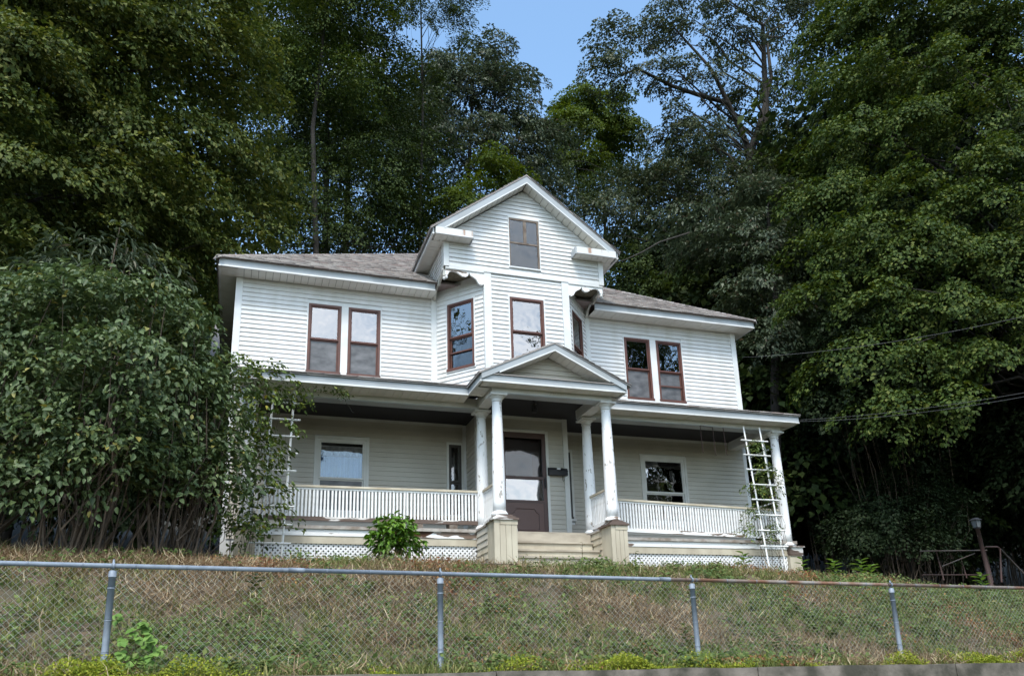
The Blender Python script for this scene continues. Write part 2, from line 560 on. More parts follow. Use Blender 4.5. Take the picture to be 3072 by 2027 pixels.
grid_sheet('embankment', np.linspace(-12, 20, 129), np.concatenate([np.linspace(-.62, 6.2, 60)]), M['soil'])
grid_sheet('hillside', np.concatenate([np.linspace(-70, -12, 20)[:-1], np.linspace(-12, 20, 40), np.linspace(20, 80, 20)[1:]]),
           np.concatenate([np.linspace(6.2, 22, 24), np.linspace(24, 90, 24)]), M['forest'])
grid_sheet('bank_beyond_left', np.linspace(-70, -12, 30), np.linspace(-.62, 6.2, 16), M['soil'])
grid_sheet('bank_beyond_right', np.linspace(20, 80, 30), np.linspace(-.62, 6.2, 16), M['soil'])
link('ground', MB().poly([(-1500, -1500, -1.62), (1500, -1500, -1.62), (1500, 1500, -1.62), (-1500, 1500, -1.62)]).mesh('ground', M['meadow']), kind='structure')
mb = MB()
mb.poly([(-80, y_fence(-80) - 11, -1.60), (90, y_fence(90) - 11, -1.60), (90, y_fence(90) - 2.7, -1.60), (-80, y_fence(-80) - 2.7, -1.60)])
mb.build('road', M['asphalt'], kind='structure')
mb = MB()
mb.hexa([(-80, y_fence(-80) - 2.7, -1.62), (90, y_fence(90) - 2.7, -1.62), (90, y_fence(90) - .9, -1.62), (-80, y_fence(-80) - .9, -1.62),
         (-80, y_fence(-80) - 2.7, -1.47), (90, y_fence(90) - 2.7, -1.47), (90, y_fence(90) - .9, -1.47), (-80, y_fence(-80) - .9, -1.47)])
mb.build('sidewalk', M['pave'], kind='structure')
# retaining wall: cast in lengths, top a little uneven
rw = thing('retaining_wall', 'low weathered concrete retaining wall at the foot of the bank', 'wall', (4, y_fence(4) - .75, -1.5))
xs = [-70, -40, -20, -9.0, -4.6, -.6, 2.3, 5.2, 8.0, 11.2, 15, 30, 80]
for a, b in zip(xs[:-1], xs[1:]):
    mb = MB()
    n = max(2, int((b - a) / .35)) if a > -10 and b < 16 else 2
    X = np.linspace(a + .006, b - .006, n)
    zt = 0.045 - 0.0112 * X + rng.normal(0, .006, n)
    yf = y_fence(X) - .88 + rng.normal(0, .004, n)
    yb = y_fence(X) - .58
    for k in range(n - 1):
        mb.hexa([(X[k], yf[k], -1.5), (X[k + 1], yf[k + 1], -1.5), (X[k + 1], yb[k + 1], -1.5), (X[k], yb[k], -1.5),
                 (X[k], yf[k], zt[k]), (X[k + 1], yf[k + 1], zt[k + 1]), (X[k + 1], yb[k + 1], zt[k + 1]), (X[k], yb[k], zt[k])])
    mb.build('wall_section', M['concrete'], rw)

# ------------------------------------------------------------------ house
house = thing('house', 'two-storey white clapboard house with front gable, bay window and columned porch', 'house', (5.7, 0.0, 2.0))
BOARD = 0.1016
boards = []       # (visible size, mesh builder, material, wall)


def siding(wall, F, s0, s1, z0, z1, openings=(), m='siding', top=None, zstart=None, lip=0.03, hidden=0.0):
    """lapped courses; top(z) -> (s0, s1) narrows them under a gable"""
    O, u, n = F
    def P(s, d, z): return (O[0] + u[0] * s + n[0] * d, O[1] + u[1] * s + n[1] * d, z)
    z = z0 if zstart is None else zstart
    while z < z1 - .01:
        a, b = max(z, z0), min(z + BOARD, z1)
        lo = [(s0, s1)]
        for (o0, o1, p0, p1) in openings:
            if p0 < b - .02 and p1 > a + .02:
                nxt = []
                for (q0, q1) in lo:
                    if o0 > q0 + .01: nxt.append((q0, min(q1, o0)))
                    if o1 < q1 - .01: nxt.append((max(q0, o1), q1))
                lo = [(q0, q1) for q0, q1 in nxt if q1 - q0 > .015]
        cut = []
        for (q0, q1) in lo:
            if q1 - q0 > 2.2 and rng.uniform() < .45 and m == 'siding':
                c_ = rng.uniform(q0 + .6, q1 - .6)
                cut += [(q0, c_ + .001), (c_ + .004, q1)]
            else:
                cut.append((q0, q1))
        for (q0, q1) in cut:
            b0, b1, t0, t1 = q0, q1, q0, q1
            if top:
                l0, r0 = top(a); l1, r1 = top(b)
                b0, b1, t0, t1 = max(q0, l0), min(q1, r0), max(q0, l1), min(q1, r1)
                if t1 - t0 < .02: t0 = t1 = (t0 + t1) / 2
                if b1 - b0 < .05: continue
            mb = MB()
            j = rng.normal(0, .0012)
            mb.hexa([P(b0, lip + j, a), P(b1, lip + j, a), P(b1, 0.002, a), P(b0, 0.002, a),
                     P(t0, .008 + j, b - .001), P(t1, .008 + j, b - .001), P(t1, 0.002, b - .001), P(t0, 0.002, b - .001)])
            vis = (q1 - q0) * (1 - hidden)
            boards.append((vis, mb, M[m], wall))
        z += BOARD


def backing(F, s0, s1, z0, z1, openings=(), m='trim', d0=-.12, d1=0.0, top=None):
    """the wall itself, left open where windows and doors sit"""
    ss = sorted({s0, s1, *[o for p in openings for o in p[:2]]})
    zs = sorted({z0, z1, *[o for p in openings for o in p[2:]]})
    mb = MB()
    for a, b in zip(ss[:-1], ss[1:]):
        for c, d in zip(zs[:-1], zs[1:]):
            ms, mz = (a + b) / 2, (c + d) / 2
            if ms < s0 or ms > s1 or mz < z0 or mz > z1: continue
            if any(o0 < ms < o1 and p0 < mz < p1 for o0, o1, p0, p1 in openings): continue
            mb.fbox(F, a, b, d0, d1, c, d)
    return mb.build('wall', M[m], house)


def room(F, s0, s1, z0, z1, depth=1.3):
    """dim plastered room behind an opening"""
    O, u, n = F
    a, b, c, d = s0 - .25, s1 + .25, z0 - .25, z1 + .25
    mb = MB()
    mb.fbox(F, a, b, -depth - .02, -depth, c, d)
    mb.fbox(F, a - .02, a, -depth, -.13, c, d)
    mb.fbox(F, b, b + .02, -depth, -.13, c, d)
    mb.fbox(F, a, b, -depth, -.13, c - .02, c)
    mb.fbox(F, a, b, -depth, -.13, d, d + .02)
    return mb.build('room_backing', M['interior'], house)


def window(F, s0, s1, z0, z1, frame='brown', fw=.05, split=.5, glass='glass', low='screen', proud=.035, casing=None, bars=()):
    """double-hung sash with storm frame: upper light forward, lower light set back behind a screen"""
    mb = MB()
    zm = z0 + (z1 - z0) * split
    for (a, b, c, d) in ((s0, s1, z1 - fw, z1), (s0, s0 + fw, z0 + fw, z1 - fw), (s1 - fw, s1, z0 + fw, z1 - fw)):
        mb.fbox(F, a, b, -.10, proud, c, d)
    w = mb.build('window', M[frame], house)
    MB().fbox(F, s0 - .012, s1 + .012, -.10, proud + .025, z0 - .012, z0 + fw).build('sill', M[frame], w)
    g = .028
    up = MB()
    a, b, c, d = s0 + fw + .001, s1 - fw - .001, zm, z1 - fw - .001
    up.fbox(F, a, b, -.02, .012, c - .018, c + .018)
    up.fbox(F, a, a + g, -.02, .010, c + .018, d); up.fbox(F, b - g, b, -.02, .010, c + .018, d)
    up.fbox(F, a + g, b - g, -.02, .010, d - g, d)
    up.build('sash', M[frame], w)
    MB().fbox(F, a + g, b - g, -.008, -.003, c + .018, d - g).build('pane', M[glass], w)
    lo = MB()
    c, d = z0 + fw + .001, zm - .0185
    lo.fbox(F, a, a + g, -.06, -.022, c, d); lo.fbox(F, b - g, b, -.06, -.022, c, d)
    lo.fbox(F, a + g, b - g, -.06, -.022, c, c + g); lo.fbox(F, a + g, b - g, -.06, -.022, d - g, d)
    lo.build('sash', M[frame], w)
    if low == 'screen':
        MB().fbox(F, a + g, b - g, -.040, -.037, c + g, d - g).build('screen', M['screen'], w)
    else:
        MB().fbox(F, a + g, b - g, -.045, -.040, c + g, d - g).build('pane', M[low], w)
    for zz in bars:
        MB().fbox(F, a, b, -.018, .004, zz - .014, zz + .014).build('bar', M[frame], w)
    if casing:
        cw, cm = casing
        mb = MB()
        mb.fbox(F, s0 - cw, s1 + cw, 0.0, .034, z1 + .001, z1 + cw)
        mb.fbox(F, s0 - cw, s0 - .001, 0.0, .034, z0 - .013, z1 + .001)
        mb.fbox(F, s1 + .001, s1 + cw, 0.0, .034, z0 - .013, z1 + .001)
        mb.fbox(F, s0 - cw - .02, s1 + cw + .02, 0.0, .052, z0 - .07, z0 - .013)
        mb.build('casing', M[cm], w)
    return w


FRONT = ((0, 0), (1, 0), (0, -1))
BAYC = ((4.83, -1.05), (1, 0), (0, -1))
q = math.hypot(.95, 1.05)
BAYL = ((3.88, 0), (.95 / q, -1.05 / q), (-1.05 / q, -.95 / q))
BAYR = ((6.67, -1.05), (.95 / q, 1.05 / q), (1.05 / q, -.95 / q))
GAB = ((3.86, -1.07), (1, 0), (0, -1))
VEST = ((4.6, -.88), (1, 0), (0, -1))
VESTL = ((4.6, 0), (0, -1), (-1, 0))
VESTR = ((6.6, -.88), (0, 1), (1, 0))

# ---- upper storey, left and right of the bay
for (a, b, ops, corner) in ((-.36, 3.90, [(1.08, 2.69, 6.20, 7.83)], -.36), (7.60, 11.74, [(8.57, 10.20, 6.20, 7.83)], 11.74)):
    w = backing(FRONT, a, b, 5.6, 8.30, [(ops[0][0] + .02, ops[0][0] + .75, 6.23, 7.80), (ops[0][1] - .75, ops[0][1] - .02, 6.23, 7.80)])
    c0, c1 = (a, b) if corner < 0 else (a, b)
    siding(w, FRONT, a + (.1 if corner < 0 else .02), b - (.1 if corner > 0 else .02), 5.98, 8.22, ops)
    x0, x1 = ops[0][0], ops[0][1]
    win_l = (x0 + .03, x0 + .73); win_r = (x1 - .73, x1 - .03)
    # white casing round the pair
    mb = MB()
    mb.fbox(FRONT, x0, x1, .002, .036, 7.80, 7.83)
    mb.fbox(FRONT, x0, x0 + .029, .002, .036, 6.205, 7.80); mb.fbox(FRONT, x1 - .029, x1, .002, .036, 6.205, 7.80)
    mb.fbox(FRONT, win_l[1] + .001, win_r[0] - .001, .002, .030, 6.205, 7.80)
    mb.fbox(FRONT, x0 - .03, x1 + .03, .002, .055, 6.14, 6.204)
    mb.build('casing', M['trim'], house)
    for k, (p0, p1) in enumerate((win_l, win_r)):
        bars = (6.62,) if (corner > 0 and k == 1) else ()
        window(FRONT, p0, p1, 6.206, 7.798, bars=bars)
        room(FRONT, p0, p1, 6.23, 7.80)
# corner boards
cb = MB()
cb.box(-.40, -.26, -.036, .12, 5.9, 8.219); cb.build('corner_board', M['trim'], house)
cb = MB(); cb.box(11.64, 11.78, -.036, .12, 5.9, 8.219); cb.build('corner_board', M['trim'], house)
# side and back walls of the block
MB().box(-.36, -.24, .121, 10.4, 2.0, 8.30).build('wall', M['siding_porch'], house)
MB().box(11.62, 11.74, .121, 10.4, 2.0, 8.30).build('wall', M['siding'], house)
MB().box(-.24, 11.62, 10.3, 10.4, 2.0, 8.30).build('wall', M['siding'], house)

# ---- bay
for F, sl, ops, nm in ((BAYC, 1.84, [(.47, 1.33, 6.42, 8.01)], 'c'), (BAYL, q, [(.345, 1.105, 6.38, 8.01)], 'l'), (BAYR, q, [(q - 1.105, q - .345, 6.38, 8.01)], 'r')):
    o0, o1, p0, p1 = ops[0]
    w = backing(F, 0, sl, 5.6, 8.53, [(o0 + .03, o1 - .03, p0 + .03, p1 - .03)])
    siding(w, F, .09, sl - .09, 5.98, 8.50 if nm == 'c' else 8.30, ops)
    mb = MB()
    mb.fbox(F, o0, o1, .002, .036, p1 - .029, p1)
    mb.fbox(F, o0, o0 + .029, .002, .036, p0, p1 - .029); mb.fbox(F, o1 - .029, o1, .002, .036, p0, p1 - .029)
    mb.fbox(F, o0, o1, .002, .050, p0 - .03, p0 - .002)
    mb.build('casing', M['trim'], house)
    window(F, o0 + .03, o1 - .03, p0, p1 - .03, split=.49, low='glass_low' if nm != 'c' else 'glass', bars=((p0 + .42,) if nm == 'l' else ()))
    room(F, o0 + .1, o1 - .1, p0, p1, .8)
for (x, y) in ((3.86, 0.0), (4.83, -1.05), (6.67, -1.05), (7.64, 0.0)):
    mb = MB()
    if y < -.5:
        mb.fbox(BAYC, x - 4.83 - .085, x - 4.83 + .085, -.06, .040, 5.9, 8.52)
    else:
        mb.box(x - .06, x + .06, -.045, .1, 5.9, 8.52)
    mb.build('corner_board', M['trim'], house)

# ---- gable wall
def gtop(z):
    r = (10.70 - z) / .75
    return (5.74 - 3.86 - r, 5.74 - 3.86 + r)
w = MB()
w.prism([(3.86, -1.07, 8.53), (7.62, -1.07, 8.53), (7.62, -1.07, 9.29), (5.74, -1.07, 10.70), (3.86, -1.07, 9.29)], (0, .10, 0))
gw = w.build('wall', M['trim'], house)
siding(gw, GAB, .1, 3.66, 8.56, 10.68, [(1.48, 2.24, 8.70, 9.98)], top=gtop)
mb = MB(); mb.box(3.84, 3.96, -1.112, -.9, 8.53, 9.13); mb.build('corner_board', M['trim'], house)
mb = MB(); mb.box(7.52, 7.64, -1.112, -.9, 8.53, 9.13); mb.build('corner_board', M['trim'], house)
MB().box(3.961, 7.519, -1.105, -1.072, 8.50, 8.559).build('belt_board', M['trim'], house)
for sx in (3.86, 7.52):
    sw_ = MB().box(sx, sx + .1, -.899, 2.2, 8.53, 9.6).build('wall', M['siding'], house)
    if sx < 5:
        siding(sw_, ((3.86, 1.2), (0, -1), (-1, 0)), 0, 2.09, 8.56, 9.12)
# floor of the overhang and the angled soffits below it
MB().prism([(3.86, -1.07, 8.49), (3.86, 0.05, 8.49), (4.80, -1.07, 8.49)], (0, 0, .035)).build('overhang_soffit', M['mossy'], house)
MB().prism([(7.62, -1.07, 8.49), (7.62, 0.05, 8.49), (6.68, -1.07, 8.49)], (0, 0, .035)).build('overhang_soffit', M['mossy'], house)
# gable window: weathered sash with a muntin
for (o0, o1, p0, p1) in ((1.50, 2.22, 8.72, 9.95),):
    mb = MB()
    mb.fbox(GAB, o0 - .02, o1 + .02, .002, .036, p1, p1 + .03); mb.fbox(GAB, o0 - .02, o0, .002, .036, p0 - .03, p1)
    mb.fbox(GAB, o1, o1 + .02, .002, .036, p0 - .03, p1); mb.fbox(GAB, o0, o1, .002, .05, p0 - .03, p0)
    mb.build('casing', M['trim'], house)
    mb = MB()
    mb.fbox(GAB, o0 + .001, o1 - .001, .001, .012, p0 + .001, p1 - .001)
    mb.build('room_backing', M['void'], house)  # flat near-black board, painted as the unlit attic behind the panes
    mb = MB()
    zm = (p0 + p1) / 2 - .01
    for (a, b, c, d) in ((o0, o1, p1 - .045, p1), (o0, o0 + .025, p0, p1 - .045), (o1 - .045, o1, p0, p1 - .045), (o0 + .025, o1 - .045, zm - .02, zm + .02)):
        mb.fbox(GAB, a, b, .013, .030, c, d)
    gwin = mb.build('window', M['greyframe'], house)
    MB().fbox(GAB, 1.845, 1.92, .0135, .024, zm + .02, p1 - .045).build('muntin', M['greyframe'], gwin)
    MB().fbox(GAB, o0 + .025, 1.845, .014, .018, zm + .02, p1 - .045).build('pane', M['glass_dim'], gwin)
    MB().fbox(GAB, 1.92, o1 - .045, .014, .018, zm + .02, p1 - .045).build('pane', M['glass_dim'], gwin)
    MB().fbox(GAB, o0 + .025, o1 - .045, .014, .018, p0, zm - .02).build('pane', M['glass_dim'], gwin)

# ---- scalloped brackets under the overhang
def bracket(F, s0, s1, flip):
    L = s1 - s0
    prof = [(0, 8.52), (1, 8.52), (1, 8.20), (.93, 8.17), (.86, 8.21), (.80, 8.30), (.72, 8.35), (.66, 8.375), (.61, 8.44), (.585, 8.36), (.52, 8.325), (.44, 8.335),
            (.36, 8.38), (.28, 8.42), (.2, 8.435), (.13, 8.42), (.085, 8.38), (.06, 8.32), (0, 8.32)]
    O, u, n = F
    pts = []
    for t, z in prof:
        s = s0 + L * (t if not flip else 1 - t)
        pts.append((O[0] + u[0] * s + n[0] * .035, O[1] + u[1] * s + n[1] * .035, z))
    if flip:
        pts = pts[::-1]
    b = MB().prism(pts, (-n[0] * .05, -n[1] * .05, 0)).build('scalloped_bracket', M['dirtywhite'] if abs(u[1]) > .5 else M['peel'], house)
    se = s0 + L * (.03 if not flip else .97)
    c = (O[0] + u[0] * se + n[0] * .01, O[1] + u[1] * se + n[1] * .01, 8.27)
    MB().lathe(c, [(.004, -.035), (.026, -.02), (.034, 0), (.028, .025), (.018, .04), (.018, .06)], 12).build('drop_finial', M['trim'], b, True)
    O2 = F
    m2 = MB()
    m2.fbox(F, s0, s1, .036, .060, 8.47, 8.50)
    m2.fbox(F, s0, s1, .036, .052, 8.40 + .06, 8.47)
    m2.build('moulding', M['trim'], b)
GF = ((0, -1.05), (1, 0), (0, -1))
bracket(GF, 3.88, 4.745, False)
bracket(GF, 6.755, 7.60, True)
bracket(((3.88, 0), (0, -1), (-1, 0)), 0.02, 1.03, True)
bracket(((7.60, -1.05), (0, 1), (1, 0)), 0.02, 1.03, False)

# ---- fascia, soffit panels
def fascia(p0, p1, out, z0, z1, m='fascia', th=.03, name='fascia', parent=None):
    p0 = np.array(p0, float); p1 = np.array(p1, float); o = np.array(out, float)
    d = p1 - p0; L = np.linalg.norm(d); u = d / L
    F = (p0, u, o)
    f = MB().fbox(F, 0, L, 0, th, z0 + .028, z1).build(name, M[m], parent or house)
    MB().fbox(F, 0, L, -.004, th + .010, z0 - .004, z0 + .027).build('drip_edge', M['trim'], f)
    return f


SOFF = {}
def soffit(p0, p1, inward, depth, z, parent, pw=.145, skip=None, m='soffit'):
    """panels laid side by side from p0 to p1, each running in under the eave"""
    p0 = np.array(p0, float); p1 = np.array(p1, float); inn = np.array(inward, float)
    d = p1 - p0; L = np.linalg.norm(d); u = d / L
    n = max(1, int(round(L / pw))); w = L / n
    key = (round(w, 4), round(depth, 3), m)
    if key not in SOFF:
        a = w / 2 - .0035
        mb = MB(); mb.hexa([(-a, 0, -.006), (a, 0, -.006), (a, depth, -.006), (-a, depth, -.006), (-a, 0, .006), (a, 0, .006), (a, depth, .006), (-a, depth, .006)])
        SOFF[key] = mb.mesh('soffit_panel', M[m])
    ang = math.atan2(inn[1], inn[0]) - math.pi / 2
    for k in range(n):
        p = p0 + u * w * (k + .5)
        o = link('soffit_panel', SOFF[key], parent, (p[0], p[1], z + rng.normal(0, .0015)), (0, 0, ang))


ev = fascia((-.72, -.43), (3.80, -.43), (0, -1), 8.225, 8.40)
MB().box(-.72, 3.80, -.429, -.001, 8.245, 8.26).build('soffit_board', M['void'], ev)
soffit((-.40, -.425), (3.84, -.425), (0, 1), .42, 8.232, ev)
ev2 = fascia((7.68, -.43), (12.06, -.43), (0, -1), 8.225, 8.40)
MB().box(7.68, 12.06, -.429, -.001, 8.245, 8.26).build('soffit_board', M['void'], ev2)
soffit((7.68, -.425), (11.8, -.425), (0, 1), .42, 8.232, ev2)
f3 = fascia((-.72, 10.8), (-.72, -.461), (-1, 0), 8.225, 8.40)
soffit((-.715, 10.8), (-.715, -.40), (1, 0), .35, 8.232, f3, .4)
f4 = fascia((12.06, -.461), (12.06, 10.8), (1, 0), 8.225, 8.40)
soffit((12.055, -.40), (12.055, 10.8), (-1, 0), .31, 8.232, f4, .4)

# ---- main hip roof with shingles as geometry
RX0, RX1, RY0, RY1, RZ, RS = -.80, 12.15, -.50, 10.9, 8.405, .68
half = (RY1 - RY0) / 2
rz = RZ + RS * half
A, B = RX0 + half, RX1 - half
mb = MB()
mb.poly([(RX0, RY0, RZ), (RX1, RY0, RZ), (B, RY0 + half, rz), (A, RY0 + half, rz)])
mb.poly([(RX1, RY0, RZ), (RX1, RY1, RZ), (B, RY0 + half, rz)])
mb.poly([(RX1, RY1, RZ), (RX0, RY1, RZ), (A, RY0 + half, rz), (B, RY0 + half, rz)])
mb.poly([(RX0, RY1, RZ), (RX0, RY0, RZ), (A, RY0 + half, rz)])
mb.poly([(RX0, RY0, RZ - .012), (RX0, RY1, RZ - .012), (RX1, RY1, RZ - .012), (RX1, RY0, RZ - .012)])
for a, b in (((RX0, RY0), (RX1, RY0)), ((RX1, RY0), (RX1, RY1)), ((RX1, RY1), (RX0, RY1)), ((RX0, RY1), (RX0, RY0))):
    mb.poly([(*a, RZ - .012), (*b, RZ - .012), (*b, RZ), (*a, RZ)])
roof = mb.build('roof', M['shingle'], house)


def shingles(origin, u, up, run, slope, x_lim, tab=.305, course=.14, rows=None, seed=1, keep=None):
    """three-tab courses on a roof plane: u along eave, up = horizontal direction of ascent"""
    r = np.random.default_rng(seed)
    O = np.array(origin, float); u = np.array([*u, 0.]); up = np.array([*up, 0.])
    sl = math.hypot(1, slope)
    asc = np.array([up[0], up[1], slope]) / sl
    nn = np.cross(u, asc); nn = nn if nn[2] > 0 else -nn
    V = []
    rows = rows or int(run * sl / course)
    for k in range(rows):
        t = k * course
        h = t / sl
        a, b = x_lim(h)
        x = a - r.uniform(0, tab)
        while x < b:
            x0, x1 = max(x + .005, a), min(x + tab - .005, b)
            x += tab
            if x1 - x0 < .03: continue
            if keep and not keep((x0 + x1) / 2, h): continue
            lift = .018 + r.uniform(0, .008)
            jit = r.normal(0, .004)
            p = O + u * x0 + asc * (t + jit); w = u * (x1 - x0)
            q = O + u * x0 + asc * (t + course + .02)
            V.append([p + nn * .001, p + w + nn * .001, q + w + nn * .001, q + nn * .001,
                      p + nn * lift, p + w + nn * lift, q + w + nn * .005, q + nn * .005])
    V = np.array(V)
    N = len(V)
    i = (np.arange(N) * 8).reshape(-1, 1)
    F = np.concatenate([i + np.array([[4, 5, 6, 7]]), i + np.array([[0, 1, 5, 4]]), i + np.array([[1, 2, 6, 5]]), i + np.array([[3, 0, 4, 7]])], 0)
    return np_mesh('shingles', V.reshape(-1, 3), [F], M['shingle'])


link('shingles', shingles((RX0, RY0 - .03, RZ - .01), (1, 0), (0, 1), half, RS, lambda h: (h - .02, RX1 - RX0 - h + .02),
                          keep=lambda x, h: not (4.7 + h * .2 < x < 8.4 - h * .2 and h > .9)), roof, kind='stuff')
mb = MB()
for (c0, c1) in (((RX0, RY0, RZ), (A, RY0 + half, rz)), ((RX1, RY0, RZ), (B, RY0 + half, rz)), ((A, RY0 + half, rz), (B, RY0 + half, rz))):
    c0 = np.array(c0); c1 = np.array(c1)
    n = int(np.linalg.norm(c1 - c0) / .16)
    for k in range(n):
        p = c0 + (c1 - c0) * k / n; p2 = c0 + (c1 - c0) * (k + 1.15) / n
        d = unit(c1 - c0); sd = unit(np.cross(d, [0, 0, 1.]))
        z = np.array([0, 0, 1.])
        mb.hexa([p - sd * .11 - z * .04, p + sd * .11 - z * .04, p2 + sd * .11 - z * .04, p2 - sd * .11 - z * .04,
                 p - sd * .02 + z * .035, p + sd * .02 + z * .035, p2 + sd * .02 + z * .022, p2 - sd * .02 + z * .022])
mb.build('ridge_caps', M['shingle'], roof, kind='stuff')
# rear cross roof showing over the left hip
mb = MB()
mb.prism([(-1.1, 5.2, 8.35), (-1.1, 11.6, 8.35), (-1.1, 8.4, 10.95)], (6.0, 0, 0))
mb.build('rear_roof', M['shingle'], house)

# ---- front gable roof
GX, GZ, GS = 5.73, 10.955, .752
GY0, GY1 = -1.40, 5.2
for sgn, xe in ((-1, 3.50), (1, 7.96)):
    hw = abs(xe - GX)
    ze = GZ - GS * hw
    r_ = MB().prism([(GX, GY0, GZ - .012), (xe, GY0, ze - .012), (xe, GY0, ze - .05), (GX, GY0, GZ - .05)][::sgn], (0, GY1 - GY0, 0)).build('gable_roof', M['shingle'], house)
    sl = math.hypot(1, GS)
    me = shingles((xe, GY0 - .02 if sgn > 0 else GY1, ze - .02), (0, 1) if sgn > 0 else (0, -1), (-sgn, 0), hw, GS, lambda h: (0, GY1 - GY0), seed=4 + sgn, rows=int(hw * sl / .14))
    link('shingles', me, r_, kind='stuff')
    # rake board on the front
    u = np.array([sgn, 0, -GS]) / sl
    nrm = np.array([sgn * GS, 0, 1]) / sl
    def rk(d0, d1, y0, y1, x_end, nm, m, par):
        a = np.array([GX, 0, GZ - .052]); L = (x_end - GX) * sgn * sl
        c = []
        for (dd) in (d0, d1):
            for s in (0, 1):
                pass
        p00 = np.array([GX, 0, GZ - .052 - d0 * sl]); p01 = np.array([GX, 0, GZ - .052 - d1 * sl])
        e = np.array([x_end - GX, 0, -GS * abs(x_end - GX)])
        pts = [p00, p00 + e, p01 + e, p01]
        if sgn > 0: pts = pts[::-1]
        pts = [(p[0], y0, p[2]) for p in pts]
        return MB().prism(pts, (0, y1 - y0, 0)).build(nm, M[m], par)
    rb = rk(0.0, .125, GY0 + .012, GY0 + .045, GX + sgn * 2.10, 'rake_board', 'fascia', house)
    rk(.126, .150, GY0 + .004, GY0 + .05, GX + sgn * 1.95, 'drip_edge', 'trim', rb)
    # raked soffit panels
    a0 = np.array([GX, GZ - .052 - .14 * sl])
    n = 15
    for k in range(n):
        t0, t1 = k / n * 1.98 + .012, (k + 1) / n * 1.98 - .0
        x0, x1 = GX + sgn * t0, GX + sgn * t1
        z0_, z1_ = a0[1] - GS * t0, a0[1] - GS * t1
        y0, y1 = GY0 + .046, -1.072
        c = [(x0, y0, z0_), (x1, y0, z1_), (x1, y1, z1_), (x0, y1, z0_)]
        MB().hexa([(p[0], p[1], p[2] - .005) for p in c] + [(p[0], p[1], p[2] + .005) for p in c]).build('soffit_panel', M['soffit'], rb)
    # cornice return and side eave
    xa, xb = (3.60, 4.43) if sgn < 0 else (6.88, 7.86)
    ret = MB().box(xa, xb, -1.36, -1.073, 9.15, 9.27).build('cornice_return', M['soffit'], house)
    f_ = fascia((xa, -1.361), (xb, -1.361), (0, -1), 9.12, 9.285, 'fascia_rust', parent=house)
    xi = xb if sgn < 0 else xa
    fascia((xi, -1.0725 if sgn < 0 else -1.36), (xi, -1.36 if sgn < 0 else -1.0725), (-sgn, 0), 9.12, 9.285, 'fascia', parent=house) if False else MB().box(min(xi, xi - sgn * .02), max(xi, xi - sgn * .02), -1.36, -1.073, 9.12, 9.285).build('return_end', M['fascia'], house)
    soffit((xa + .01, -1.355), (xb - .01, -1.355), (0, 1), .282, 9.128, f_)
    xs_ = 3.57 if sgn < 0 else 7.89
    fs = fascia((xs_, 2.0 if sgn < 0 else -1.36), (xs_, -1.36 if sgn < 0 else 2.0), (sgn, 0), 9.12, 9.29, parent=house)
    soffit((xs_ - sgn * .005, 2.0) if sgn < 0 else (xs_ - .005, -1.06), (xs_ + .005, -1.06) if sgn < 0 else (xs_ - .005, 2.0), (-sgn, 0), .27, 9.132, fs)

